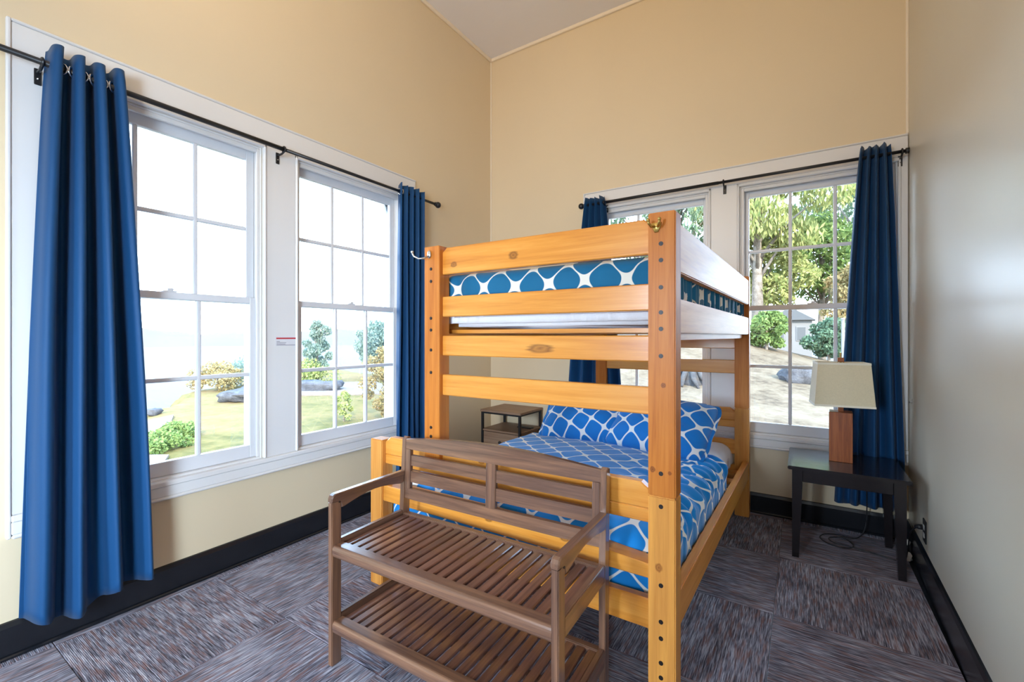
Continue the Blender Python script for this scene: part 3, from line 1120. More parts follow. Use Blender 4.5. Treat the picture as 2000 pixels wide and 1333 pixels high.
def low_wr(s, t_, cx, cy):
    edge = np.clip((cx - 0.66) / 0.34, 0, 1.15) ** 1.3
    f = np.sin(2 * PI * (t_ * 9.0 + 1.1 * np.sin(t_ * 4.0 + s * 2.0) + 0.8 * s))
    f = np.sign(f) * np.abs(f) ** 0.8
    g = np.sin(2 * PI * (t_ * 17.0 + 0.7 * np.sin(t_ * 7.0) + 1.4 * s))
    w = edge * (0.009 * f + 0.005 * g) * np.clip((t_ - 1.7) * 3, 0, 1)
    w += 0.005 * vnoise(s * 1.0, t_ * 1.0, 14, 11)
    w += np.clip((cx - 0.5) * 2, 0, 1) * 0.006 * vnoise(s * 0.35, t_, 42, 17) * np.clip((t_ - 1.7) * 3, 0, 1)
    w *= np.where(cx > 1.08, np.clip(1 - (cx - 1.08) * 12, 0.15, 1), 1)
    return w, edge * 0.004 * f * np.where(cx > 1.1, 0.2, 1), 0.010 * np.sin(2 * PI * s * 3.1)


drape('duvet_cover', M['duvet'], t, LD, -1.72, -0.515, 1.768, 2.93, 0.568, 0.10, 0.24, 0.255, 0.33, 0.02, 200, 220, 0.006, low_wr, 0.02, (0.03, 0.02))

# upper mattress and duvet
UM = Vector((-0.95, 2.62, 1.3315))
t = thing('mattress', 'narrow mattress in a loose white sheet sagging under the upper bunk slats', 'mattress', UM)
slab('mattress_body', (-1.470, 1.665, 1.345), (-0.405, 3.585, 1.500), 0.045, M['white_cloth'], t, UM)


def um_wr(s, t_, cx, cy):
    w = 0.006 * np.sin(40 * s + 25 * t_) * 0.5
    return w, w, 0.006 * np.sin(55 * s + 8 * np.sin(9 * s))


drape('loose_sheet', M['white_cloth'], t, UM, -1.43, -0.445, 1.71, 3.54, 1.508, 0.04, 0.13, 0.13, 0.17, 0.12, 120, 60, 0.001, um_wr)
UD = Vector((-0.95, 2.6, 1.51))
t = thing('duvet', 'teal blue duvet with white lattice on the upper bunk', 'duvet', UD)


def up_wr(s, t_, cx, cy):
    edge = np.clip((cx - 0.8) / 0.2, 0, 1.3)
    f = np.sin(2 * PI * (t_ * 10.0 + 0.7 * np.sin(t_ * 5.0)))
    g = np.sin(2 * PI * (t_ * 23.0 + 0.5 * np.sin(t_ * 9.0)))
    w = edge * (0.006 * f + 0.004 * g)
    left = np.clip((0.12 - cx) / 0.12, 0, 1)
    return w, edge * 0.004 * f, 0.007 * np.sin(2 * PI * s * 2.3) + left * 0.008 * np.sin(60 * s)


drape('duvet_cover', M['duvet_up'], t, UD, -1.42, -0.450, 1.706, 3.50, 1.600, 0.045, 0.12, 0.195, 0.135, 0.08, 200, 200, 0.004, up_wr, 0.02, (0.06, 0.066))


def pillow(label, c, size, rot, mat, uvo):
    t = thing('pillow', label, 'pillow', c)
    n = 46
    u, v = np.meshgrid(np.linspace(-1, 1, n), np.linspace(-1, 1, n))
    W, H, D = size
    pin = 1 - 0.07 * (1 - u ** 2) * v ** 2 * 0
    rc = 1 - 0.09 * (u * v) ** 6
    px = u * W / 2 * (1 - 0.03 * (1 - v ** 2)) * rc
    py = v * H / 2 * (1 - 0.04 * (1 - u ** 2)) * rc
    prof = np.clip((1 - np.abs(u) ** 3.2) * (1 - np.abs(v) ** 3.0), 0, 1) ** 0.6
    wr = 0.006 * vnoise(u * 3, v * 3, 2.2, 21) + 0.004 * vnoise(u * 5, v * 5, 3.0, 23)
    R = Matrix.Rotation(rot[2], 3, 'Z') @ Matrix.Rotation(rot[0], 3, 'X') @ Matrix.Rotation(rot[1], 3, 'Z')
    R = np.array(R)
    Vf = np.stack([px, py, D / 2 * prof + wr * prof], -1).reshape(-1, 3)
    Vb = np.stack([px, py, -D / 2 * 0.8 * prof], -1).reshape(-1, 3)
    V = np.concatenate([Vf, Vb]) @ R.T
    idx = np.arange(n * n).reshape(n, n)
    q = np.stack([idx[:-1, :-1], idx[:-1, 1:], idx[1:, 1:], idx[1:, :-1]], -1).reshape(-1, 4)
    Q = np.concatenate([q, q[:, ::-1] + n * n])
    UV = np.stack([px + uvo[0], py + uvo[1]], -1).reshape(-1, 2)
    me = quads('pillow_case', V, Q, np.concatenate([UV, UV]))
    bm = bmesh.new(); bm.from_mesh(me)
    bmesh.ops.remove_doubles(bm, verts=bm.verts, dist=0.0005)
    bm.to_mesh(me); bm.free()
    link('pillow_case', me, mat, t, True)
    # narrow flange round the case
    bm = bmesh.new()
    ring_i, ring_o = [], []
    per = [(a, -1) for a in np.linspace(-1, 1, 24)[:-1]] + [(1, a) for a in np.linspace(-1, 1, 18)[:-1]] + [(a, 1) for a in np.linspace(1, -1, 24)[:-1]] + [(-1, a) for a in np.linspace(1, -1, 18)[:-1]]
    for k, (a, b) in enumerate(per):
        rc_ = 1 - 0.09 * (a * b) ** 6
        x = a * W / 2 * (1 - 0.03 * (1 - b * b)) * rc_; y = b * H / 2 * (1 - 0.04 * (1 - a * a)) * rc_
        zz = 0.006 * math.sin(k * 1.3)
        ring_i.append(bm.verts.new(Vector(R @ np.array([x * 0.985, y * 0.985, 0]))))
        ring_o.append(bm.verts.new(Vector(R @ np.array([x * 1.035 + (0.006 * a), y * 1.045, zz]))))
    m = len(per)
    uvl = bm.loops.layers.uv.new('UVMap')
    for k in range(m):
        f = bm.faces.new((ring_i[k], ring_i[(k + 1) % m], ring_o[(k + 1) % m], ring_o[k]))
        for lp in f.loops:
            lp[uvl].uv = (lp.vert.co.x, lp.vert.co.z)
    o = mk('flange', bm, mat, t, True)
    s = o.modifiers.new('solid', 'SOLIDIFY'); s.thickness = 0.004
    return t


pillow('blue lattice pillow on the window side of the lower bunk', (-1.32, 3.06, 0.715), (0.66, 0.46, 0.20), (math.radians(45), math.radians(2), math.radians(1)), M['pillow'], (0.02, 0.03))
pillow('blue lattice pillow nearest the corner post on the lower bunk', (-0.78, 3.00, 0.708), (0.66, 0.47, 0.22), (math.radians(39), math.radians(-3), math.radians(-5)), M['pillow_b'], (0.05, 0.05))

# ------------------------------------------------------------------ slatted bench with shoe shelf
BR = math.radians(1.83)
bench = thing('slatted_bench', 'brown wooden slatted bench with armrests and a lower shoe shelf', 'bench', (-1.568, 1.084, 0), BR)
BL, BD = 1.0, 0.384                       # length; distance to the face of the rear legs
LW, LD = 0.024, 0.045                     # legs are thin boards set edge-on
for x0 in (0, BL - LW):
    boxo('leg', (x0, 0, 0), (x0 + LW, LD, 0.645), M['bench_z'], bench, 0.003, seg=2)
    # rear leg: upright below, leaning back above the seat
    bm = bmesh.new()
    y0, y1 = BD, BD + 0.042
    prism(bm, [(y0, 0), (y1, 0), (y1, 0.50), (y1 + 0.014, 0.800), (y1 + 0.011, 0.822), (y1 - 0.010, 0.828), (y1 - 0.024, 0.816), (y0 + 0.002, 0.50)], 'x', x0, x0 + LW, 0.003)
    mk('leg', bm, M['bench_z'], bench)
    # armrest: level top, shallow curve beneath, rounded front
    bm = bmesh.new()
    top = [(-0.001, 0.645), (-0.001, 0.660), (0.005, 0.671), (0.016, 0.676), (BD + 0.012, 0.672)]
    n_ = 8
    bot = [(BD + 0.004, 0.620)] + [(LD + 0.01 + (BD - LD - 0.02) * k / n_, 0.616 + 0.024 * math.sin(PI * k / n_)) for k in range(n_, -1, -1)] + [(LD, 0.614), (LD, 0.645)]
    prism(bm, top + bot, 'x', x0 - 0.002, x0 + LW + 0.002, 0.004)
    a = mk('armrest', bm, M['bench_y'], bench)
    bm = bmesh.new()
    xs = x0 + LW + 0.002
    tube(bm, [(xs - 0.001, 0.034, 0.640), (xs + 0.001, 0.034, 0.640)], 0.004, 8)
    mk('screw', bm, M['hole'], a)
    # side rails of seat and shelf, standing proud of the slats
    for zt in (0.490, 0.193):
        boxo('side_rail', (x0 + 0.001, LD - 0.001, zt - 0.062), (x0 + LW - 0.001, BD + 0.001, zt), M['bench_y'], bench, 0.003, seg=2)
for zt, nm in ((0.474, 'seat_slat'), (0.175, 'shelf_slat')):
    # rounded front rail and square rear rail
    bm = bmesh.new()
    pr = [(0.050, zt + 0.002), (0.050, zt - 0.046), (0.020, zt - 0.046)] + [(0.014 - 0.013 * math.sin(PI * k / 10), zt - 0.022 - 0.024 * math.cos(PI * k / 10)) for k in range(11)] + [(0.020, zt + 0.002)]
    prism(bm, pr, 'x', LW - 0.001, BL - LW + 0.001)
    mk('front_rail', bm, M['bench_x'], bench, False)
    boxo('rear_rail', (LW - 0.001, BD + 0.002, zt - 0.040), (BL - LW + 0.001, BD + 0.030, zt + 0.004), M['bench_x'], bench, 0.003, seg=2)
    n = 22
    xa, xb = LW + 0.001, BL - LW - 0.001
    pitch = (xb - xa) / n
    sm = None
    for k in range(n):
        if sm is None:
            o = boxo(nm, (-(pitch - 0.0100) / 2, 0.049, -0.014), ((pitch - 0.0100) / 2, BD + 0.003, 0), M['slat_y'], bench, 0.003)
            sm = o.data
        else:
            o = bpy.data.objects.new(nm, sm)
            o.parent = bench
            COL.objects.link(o)
        o.location = (xa + pitch * (k + 0.5), 0, zt - 0.002)
    boxo('cross_brace', (LW, BD * 0.5 - 0.015, zt - 0.040), (BL - LW, BD * 0.5 + 0.015, zt - 0.0165), M['bench_x'], bench, 0.003)


def lean(z):
    return BD + 0.010 + (max(0, z - 0.50)) * 0.035


def backslat(name, z0, z1, arch=0.0, th=0.018, x0=LW - 0.002, x1=BL - LW + 0.002, dy=0.0):
    bm = bmesh.new()
    N = 16
    rows = []
    for k in range(N + 1):
        x = x0 + (x1 - x0) * k / N
        za, zb = z0, z1 + arch * math.sin(PI * k / N)
        rows.append([bm.verts.new((x, lean(za) + dy, za)), bm.verts.new((x, lean(zb) + dy, zb)), bm.verts.new((x, lean(zb) + th + dy, zb)), bm.verts.new((x, lean(za) + th + dy, za))])
    for a, b in zip(rows, rows[1:]):
        for i in range(4):
            bm.faces.new((a[i], b[i], b[(i + 1) % 4], a[(i + 1) % 4]))
    bm.faces.new(rows[0]); bm.faces.new(rows[-1][::-1])
    es = [e for e in bm.edges if abs((e.verts[0].co - e.verts[1].co).x) > 0.01]
    bmesh.ops.bevel(bm, geom=es, offset=0.003, segments=1, affect='EDGES')
    return mk(name, bm, M['bench_x'], bench)


backslat('top_rail', 0.771, 0.818, 0.030, 0.022)
backslat('back_slat', 0.696, 0.744, dy=0.004)
backslat('back_slat', 0.620, 0.672, dy=0.004)
backslat('bottom_rail', 0.542, 0.592, 0, 0.020)
bm = bmesh.new()
xm = BL / 2 + 0.003
prism(bm, [(lean(0.590) - 0.003, 0.590), (lean(0.590) + 0.020, 0.590), (lean(0.772) + 0.020, 0.772), (lean(0.772) - 0.003, 0.772)], 'x', xm - 0.024, xm + 0.024, 0.003)
mk('back_stile', bm, M['bench_z'], bench)
for xe in (LW, BL - LW - 0.030):          # end stiles of the back panel
    bm = bmesh.new()
    prism(bm, [(lean(0.590) - 0.003, 0.590), (lean(0.590) + 0.020, 0.590), (lean(0.772) + 0.020, 0.772), (lean(0.772) - 0.003, 0.772)], 'x', xe - 0.001, xe + 0.030, 0.003)
    mk('back_stile', bm, M['bench_z'], bench)

# ------------------------------------------------------------------ corner nightstand
NX0, NX1, NY0, NY1 = -2.505, -2.075, 3.335, 3.725
NO = Vector(((NX0 + NX1) / 2, (NY0 + NY1) / 2, 0))
ns = thing('nightstand', 'small oak-look nightstand with black metal frame and a drawer in the corner', 'nightstand', NO)
boxo('top', (NX0 - 0.006, NY0 - 0.006, 0.600), (NX1 + 0.006, NY1 + 0.006, 0.620), M['drawer_x'], ns, 0.002, NO)
for x in (NX0, NX1 - 0.022):
    for y in (NY0, NY1 - 0.022):
        boxo('leg', (x, y, 0), (x + 0.022, y + 0.022, 0.5995), M['black'], ns, 0.002, NO)
for y in (NY0 + 0.002, NY1 - 0.02):
    boxo('frame_bar', (NX0 + 0.022, y, 0.584), (NX1 - 0.022, y + 0.018, 0.5995), M['black'], ns, 0.001, NO)
for x in (NX0 + 0.002, NX1 - 0.02):
    boxo('frame_bar', (x, NY0 + 0.022, 0.584), (x + 0.018, NY1 - 0.022, 0.5995), M['black'], ns, 0.001, NO)
boxo('shelf', (NX0 + 0.003, NY0 + 0.003, 0.424), (NX1 - 0.003, NY1 - 0.003, 0.440), M['drawer_x'], ns, 0.002, NO)
boxo('drawer_box', (NX0 + 0.023, NY0 + 0.03, 0.245), (NX1 - 0.023, NY1 - 0.02, 0.4235), M['drawer_x'], ns, 0.002, NO)
d = boxo('drawer', (NX0 + 0.025, NY0 + 0.006, 0.250), (NX1 - 0.025, NY0 + 0.0295, 0.418), M['drawer_x'], ns, 0.002, NO)
bm = bmesh.new()
c = Vector((NX0 + 0.215, NY0 + 0.006, 0.336)) - NO
tube(bm, [c, c + Vector((0, -0.012, 0))], 0.006, 10)
tube(bm, [c + Vector((0, -0.010, 0)), c + Vector((0, -0.016, 0)), c + Vector((0, -0.022, 0))], [0.011, 0.0145, 0.011], 14)
mk('knob', bm, M['black'], d, True)
t = tag(boxo('charging_pad', (-0.075, -0.032, 0), (0.075, 0.032, 0.010), M['black'], None, 0.004), 'flat black item lying on the open shelf of the corner nightstand', 'gadget')
t.location = (-2.17, 3.58, 0.4402)

# ------------------------------------------------------------------ black side table
TX0, TX1, TY0, TY1 = -0.068, 0.490, 3.090, 3.610
TO = Vector(((TX0 + TX1) / 2, (TY0 + TY1) / 2, 0))
tb = thing('side_table', 'black square side table with tapered legs under the lamp', 'side table', TO)
boxo('tabletop', (TX0, TY0, 0.516), (TX1, TY1, 0.538), M['darkwood'], tb, 0.004, TO, 2)
for x, sx in ((TX0 + 0.022, 1), (TX1 - 0.022, -1)):
    for y, sy in ((TY0 + 0.022, 1), (TY1 - 0.022, -1)):
        bm = bmesh.new()
        o = Vector((x, y, 0)) - TO
        wt, wb_ = 0.052, 0.034
        a = [bm.verts.new(o + Vector(v)) for v in ((0, 0, 0), (sx * wb_, 0, 0), (sx * wb_, sy * wb_, 0), (0, sy * wb_, 0))]
        b = [bm.verts.new(o + Vector(v)) for v in ((0, 0, 0.43), (sx * wt, 0, 0.43), (sx * wt, sy * wt, 0.43), (0, sy * wt, 0.43))]
        c = [bm.verts.new(o + Vector(v)) for v in ((0, 0, 0.5158), (sx * wt, 0, 0.5158), (sx * wt, sy * wt, 0.5158), (0, sy * wt, 0.5158))]
        for A_, B_ in ((a, b), (b, c)):
            for i in range(4):
                bm.faces.new((A_[i], A_[(i + 1) % 4], B_[(i + 1) % 4], B_[i]))
        bm.faces.new(a); bm.faces.new(c)
        mk('leg', bm, M['darkwood'], tb)
i_ = 0.032
boxo('apron', (TX0 + 0.074, TY0 + i_, 0.445), (TX1 - 0.074, TY0 + i_ + 0.018, 0.5158), M['darkwood'], tb, 0.002, TO)
boxo('apron', (TX0 + 0.074, TY1 - i_ - 0.018, 0.445), (TX1 - 0.074, TY1 - i_, 0.5158), M['darkwood'], tb, 0.002, TO)
boxo('apron', (TX0 + i_, TY0 + 0.074, 0.445), (TX0 + i_ + 0.018, TY1 - 0.074, 0.5158), M['darkwood'], tb, 0.002, TO)
boxo('apron', (TX1 - i_ - 0.018, TY0 + 0.074, 0.445), (TX1 - i_, TY1 - 0.074, 0.5158), M['darkwood'], tb, 0.002, TO)

# ------------------------------------------------------------------ table lamp
lp = thing('table_lamp', 'table lamp with square wooden base and beige linen shade on the black table', 'lamp', (0.203, 3.400, 0.5382), math.radians(1))
lb = boxo('base', (-0.058, -0.058, 0), (0.058, 0.058, 0.300), M['lampwood'], lp, 0.002)
lb.rotation_euler.z = math.radians(-4)
bm = bmesh.new()
bx(bm, (-0.014, -0.014, 0.300), (0.014, 0.014, 0.335), 0.002)
mk('neck', bm, M['lampwood'], lp)
bm = bmesh.new()
tube(bm, [(0, 0, 0.335), (0, 0, 0.66)], 0.005, 8)
tube(bm, [(0, 0, 0.345), (0, 0, 0.39)], 0.018, 12)
for s in (-1, 1):
    tube(bm, [(s * 0.02, 0, 0.35), (s * 0.055, 0, 0.42), (s * 0.05, 0, 0.55), (0, 0, 0.622)], 0.002, 6)
mk('harp', bm, M['brass'], lp)
bm = bmesh.new()
sphere(bm, (0, 0, 0.445), (0.03, 0.03, 0.04))
mk('bulb', bm, M['plastic_w'], lp, True)


def ring(zb, zt, wb0, db0, wt0, dt0, th):
    """hollow rectangular frustum"""
    bm_ = bmesh.new()
    L = []
    for (w, d, z) in ((wb0, db0, zb), (wt0, dt0, zt), (wt0 - th, dt0 - th, zt), (wb0 - th, db0 - th, zb)):
        L.append([bm_.verts.new(v) for v in ((-w, -d, z), (w, -d, z), (w, d, z), (-w, d, z))])
    for k in range(4):
        A_, B_ = L[k], L[(k + 1) % 4]
        for i in range(4):
            bm_.faces.new((A_[i], A_[(i + 1) % 4], B_[(i + 1) % 4], B_[i]))
    return bm_


SB, ST = 0.340, 0.600
shade = mk('shade', ring(SB, ST, 0.149, 0.105, 0.130, 0.088, 0.004), M['linen'], lp)
shade.rotation_euler.z = math.radians(6)
mk('binding', ring(SB - 0.002, SB + 0.010, 0.1505, 0.1065, 0.1497, 0.1057, 0.005), M['linen_edge'], shade)
mk('binding', ring(ST - 0.010, ST + 0.002, 0.1320, 0.0900, 0.1312, 0.0892, 0.005), M['linen_edge'], shade)
bm = bmesh.new()
for (a, b) in (((-0.130, 0, ST - 0.012), (0.130, 0, ST - 0.012)), ((0, -0.088, ST - 0.012), (0, 0.088, ST - 0.012))):
    tube(bm, [a, b], 0.002, 6)
mk('spider', bm, M['brass'], shade)
boxo('finial', (-0.016, -0.016, ST + 0.004), (0.016, 0.016, ST + 0.030), M['lampwood'], lp, 0.002)
# its cord: down behind the table, a loop on the carpet, along to the outlet
bm = bmesh.new()
cp = [(0.25, 3.50, 0.545), (0.30, 3.615, 0.548), (0.345, 3.632, 0.50), (0.352, 3.640, 0.30), (0.352, 3.648, 0.12), (0.33, 3.63, 0.03), (0.28, 3.58, 0.006),
      (0.20, 3.59, 0.006), (0.13, 3.56, 0.006), (0.10, 3.49, 0.006), (0.13, 3.42, 0.006), (0.20, 3.385, 0.006), (0.26, 3.42, 0.006), (0.265, 3.49, 0.006), (0.22, 3.54, 0.012), (0.15, 3.50, 0.010),
      (0.17, 3.44, 0.008), (0.28, 3.42, 0.006), (0.42, 3.38, 0.006), (0.49, 3.36, 0.010), (0.505, 3.34, 0.08), (0.510, 3.30, 0.20), (0.528, 3.235, 0.262)]


def catmull(P, m=6):
    P = [Vector(p) for p in P]
    out = []
    for i in range(len(P) - 1):
        p0, p1, p2, p3 = P[max(i - 1, 0)], P[i], P[i + 1], P[min(i + 2, len(P) - 1)]
        for k in range(m):
            t_ = k / m
            out.append(0.5 * ((2 * p1) + (-p0 + p2) * t_ + (2 * p0 - 5 * p1 + 4 * p2 - p3) * t_ ** 2 + (-p0 + 3 * p1 - 3 * p2 + p3) * t_ ** 3))
    out.append(P[-1])
    return out


RL = Matrix.Rotation(-lp.rotation_euler.z, 4, 'Z')
tube(bm, [RL @ (p - lp.location) for p in catmull(cp)], 0.0032, 8)
co_ = mk('cord', bm, M['black'], lp, True)
bm = bmesh.new()
pp = [RL @ (Vector(v) - lp.location) for v in ((0.518, 3.240, 0.262), (0.535, 3.236, 0.264), (0.548, 3.232, 0.266))]
tube(bm, pp, [0.007, 0.013, 0.014], 10)
mk('plug', bm, M['black'], co_, True)

# wall outlet
OX = w3(3.225)
ol = thing('wall_outlet', 'black wall outlet plate low on the glossy right wall', 'outlet', (OX, 3.225, 0.25), math.atan(-0.022))
boxo('plate', (-0.006, -0.038, -0.060), (0, 0.038, 0.060), M['black'], ol, 0.002)
for z in (0.02, -0.022):
    boxo('socket', (-0.008, -0.016, z - 0.013), (-0.006, 0.016, z + 0.013), M['plastic_w'], ol, 0.002)
# white adapter and crumpled wrapper by the skirting
bm = bmesh.new()
sphere(bm, (0, 0, 0), (0.015, 0.022, 0.017), 14, 10)
tube(bm, [(-0.012, -0.010, 0.0), (-0.022, -0.022, -0.008), (-0.016, -0.035, -0.018)], 0.004, 8)
t = tag(mk('air_freshener', bm, M['plastic_w'], None, True), 'small rounded white plastic gadget against the black baseboard behind the table leg', 'gadget')
t.location = (w3(3.52) - 0.036, 3.52, 0.0695)
boxo('mount', (0.012, -0.010, -0.069), (0.02, 0.010, 0.004), M['black'], t, 0.002)
bm = bmesh.new()
res = bmesh.ops.create_icosphere(bm, subdivisions=2, radius=1.0)
for v in bm.verts:
    k = random.uniform(0.65, 1.1)
    v.co = Vector((v.co.x * 0.028 * k, v.co.y * 0.034 * k, max(v.co.z * 0.028 * k, -0.02)))
t = tag(mk('wrapper', bm, M['plastic_w']), 'crumpled pale plastic wrapper on the carpet beside the table leg', 'litter')
t.location = (0.515, 3.42, 0.0205)

# little hook plate on the right wall
t = thing('wall_hook', 'tiny metal catch on the right wall beside the lamp curtain', 'hook', (w3(3.6), 3.60, 0.90))
boxo('plate', (-0.003, -0.008, -0.016), (0, 0.008, 0.016), M['chrome'], t, 0.001)
bm = bmesh.new(); tube(bm, [(-0.003, 0, -0.004), (-0.014, 0, -0.006), (-0.017, 0, 0.004)], 0.003, 8)
mk('pin', bm, M['chrome'], t)


# ------------------------------------------------------------------ outside: land, bay, hill
def sstep(a, b, x):
    t_ = np.clip((x - a) / (b - a), 0, 1)
    return t_ * t_ * (3 - 2 * t_)


def land_h(x, y):
    x = np.asarray(x, float); y = np.asarray(y, float)
    lawn = -1.2 + 0.05 * vnoise(x, y, 0.6, 31)
    hx = np.clip(x, -9, 6)
    hill = -0.60 + 0.112 * (np.minimum(y, 21) - 10.3) - 0.25 * hx * np.clip((y - 8) / 12, 0, 1) - 0.06 * np.maximum(y - 21, 0)
    hill = hill + 0.04 * vnoise(x, y, 1.3, 33)
    hill = np.where(y < 8, np.minimum(hill, -0.7), hill)
    w = sstep(-9.0, -5.0, x)
    h_ = lawn * (1 - w) + hill * w
    d = (x + 18.8) * 0.649 + (y - 5.98) * 0.761 + 0.5 * np.sin(y * 0.9) + 0.3 * np.sin(x * 1.3)
    d = np.where(x < -7.5, np.minimum(d, 21.0 - y + 0.4 * np.sin(x * 0.8)), d)
    cl = sstep(0.6, -1.0, d)
    h_ = h_ - cl * 0.6 - np.maximum(-d, 0) * 1.1
    return np.maximum(h_, -28)


def terrain(name, xs, ys, mat):
    x, y = np.meshgrid(xs, ys)
    V = np.stack([x, y, land_h(x, y)], -1).reshape(-1, 3)
    o = link(name, grid_mesh(name, V, len(xs), len(ys)), mat, None, True)
    return struct(o)


terrain('lawn', np.linspace(-75, -6.6, 170), np.linspace(-24, 70, 180), M['lawn'])
terrain('hillside', np.concatenate([np.linspace(-6.6, 12, 90), np.linspace(13, 45, 16)]), np.linspace(3.96, 70, 150), M['hill'])
me = quads('bay_water', np.array([(-5200, -2500, -26), (300, -2500, -26), (300, 5200, -26), (-5200, 5200, -26)]), np.array([[0, 1, 2, 3]]))
struct(link('bay_water', me, M['sea']))
# far shore, a low ridge of hills with real depth
n = 200
V = []
for i in range(n):
    a = math.radians(84 + 130 * i / (n - 1))
    hgt = 16 + 14 * math.sin(i * 0.11 + 0.6) ** 2 + 6 * math.sin(i * 0.37) + 2.5 * math.sin(i * 1.1)
    for r_, z in ((1480, -26), (1560, -20 + hgt * 0.35), (1750, -6 + hgt), (2100, -4 + hgt * 1.1), (2600, -26)):
        V.append((math.cos(a) * r_, math.sin(a) * r_, z))
tag(link('far_shore', grid_mesh('far_shore', np.array(V), 5, n), M['far'], None, True), 'low pale hills on the far shore across the bay', 'hills')


def gz(x, y):
    return float(land_h(x, y))


def poly_slab(name, pts, mat, th, label, cat):
    """ground-hugging slab: outline at the terrain's height"""
    c = Vector((sum(p[0] for p in pts) / len(pts), sum(p[1] for p in pts) / len(pts), 0))
    bm_ = bmesh.new()
    A_ = [bm_.verts.new((p[0] - c.x, p[1] - c.y, gz(*p) + th)) for p in pts]
    B_ = [bm_.verts.new((p[0] - c.x, p[1] - c.y, gz(*p) - 0.3)) for p in pts]
    bm_.faces.new(A_); bm_.faces.new(B_[::-1])
    for i in range(len(pts)):
        bm_.faces.new((A_[i], A_[(i + 1) % len(pts)], B_[(i + 1) % len(pts)], B_[i]))
    o = mk(name, bm_, mat)
    o.location = c
    return tag(o, label, cat)


poly_slab('concrete_slab', [(-17.6, 4.4), (-16.3, 5.9), (-13.5, 4.75), (-12.9, 4.0), (-14.5, 2.2)], M['path'], 0.06, 'pale concrete slab on the lawn below the first left window', 'slab')
poly_slab('garden_path', [(-24.5, 10.5), (-20.0, 8.7), (-18.6, 10.0), (-14.9, 12.8), (-15.0, 14.0), (-19.5, 16.4), (-21.5, 14.4), (-25.5, 12.4)], M['path'], 0.05, 'pale path crossing the lawn toward the water', 'path')
poly_slab('kerb', [(-12.2, 3.2), (-11.0, 3.9), (-10.2, 3.5), (-11.0, 2.3)], M['path'], 0.05, 'pale concrete corner at the near edge of the lawn', 'kerb')


def stone(name, label, cat, loc, size, rz, mat, seed, sub=3, rough=0.18, group=None):
    r = random.Random(seed)
    bm_ = bmesh.new()
    bmesh.ops.create_cube(bm_, size=2.0)
    bmesh.ops.subdivide_edges(bm_, edges=bm_.edges, cuts=sub, use_grid_fill=True)
    for v in bm_.verts:
        q = v.co.normalized() * 1.15
        v.co = v.co.lerp(q, 0.45)
        k = 1 + r.uniform(-rough, rough)
        v.co = Vector((v.co.x * size[0] * k, v.co.y * size[1] * k, v.co.z * size[2] * k))
    o = mk(name, bm_, mat, None, True)
    o.location = (loc[0], loc[1], gz(loc[0], loc[1]) + size[2] * 0.7)
    o.rotation_euler = (0, 0, rz)
    return tag(o, label, cat, group)


stone('boulder', 'long dark stone block on the lawn seen through the first left window', 'boulder', (-18.6, 9.2), (1.1, 0.6, 0.24), 2.3, M['rock'], 3)
stone('boulder', 'dark stone block at the path seen through the left pane of the second left window', 'boulder', (-18.8, 12.2), (1.2, 0.5, 0.26), 0.6, M['rock'], 4)
stone('boulder', 'small dark stone lying on the lawn by the concrete slab', 'boulder', (-17.4, 5.75), (0.22, 0.18, 0.10), 0.2, M['rock'], 5, 2)
stone('boulder', 'grey boulder on the straw hillside left of the lampshade', 'boulder', (0.02, 15.4), (0.55, 0.35, 0.24), 0.4, M['rock'], 6)
# weathered stump with spreading roots
bm = bmesh.new()
tube(bm, [(0, 0, -0.2), (0, 0, 0.05), (0.02, 0, 0.35), (0.05, 0.02, 0.62)], [0.42, 0.34, 0.24, 0.20], 14)
for k in range(9):
    a = k * 0.7 + 0.2
    tube(bm, [(0.2 * math.cos(a), 0.2 * math.sin(a), 0.40), (0.40 * math.cos(a), 0.40 * math.sin(a), 0.12), (0.62 * math.cos(a + 0.15), 0.62 * math.sin(a + 0.15), -0.08 - 0.05 * (k % 2))], [0.08, 0.07, 0.03], 8)
t = tag(mk('tree_stump', bm, M['stump'], None, True), 'weathered grey tree stump on the straw hillside seen past the corner post', 'stump')
t.location = (-2.62, 13.3, gz(-2.62, 13.3))
# white house beyond the hill
ho = Vector((-0.75, 45.0, 0.2))
hs = thing('house', 'small white house with grey gabled roof beyond the hill', 'house', ho)
boxo('wall', (-1.5, -1.6, -2.5), (1.5, 1.6, 2.5), M['housewhite'], hs, 0.01)
bm = bmesh.new(); prism(bm, [(-1.75, 2.42), (1.75, 2.42), (0, 3.5)], 'y', -1.9, 1.9)
mk('roof', bm, M['roofgrey'], hs)
for x in (-0.75, 0.75):
    f = boxo('window', (x - 0.36, -1.65, 0.7), (x + 0.36, -1.59, 1.9), M['housewhite'], hs, 0.01)
    boxo('pane', (x - 0.28, -1.67, 0.78), (x + 0.28, -1.6505, 1.82), M['roofgrey'], f, 0)
bm = bmesh.new()
tube(bm, [(0, 0, -1), (0, 0, 1.75)], [0.06, 0.05], 8)
tube(bm, [(0, 0, 1.75), (0, 0, 1.80)], [0.07, 0.06], 8)
t = tag(mk('white_post', bm, M['housewhite']), 'white post standing beyond the hill beside the right curtain', 'post')
t.location = (1.23, 19.5, gz(1.23, 19.5))


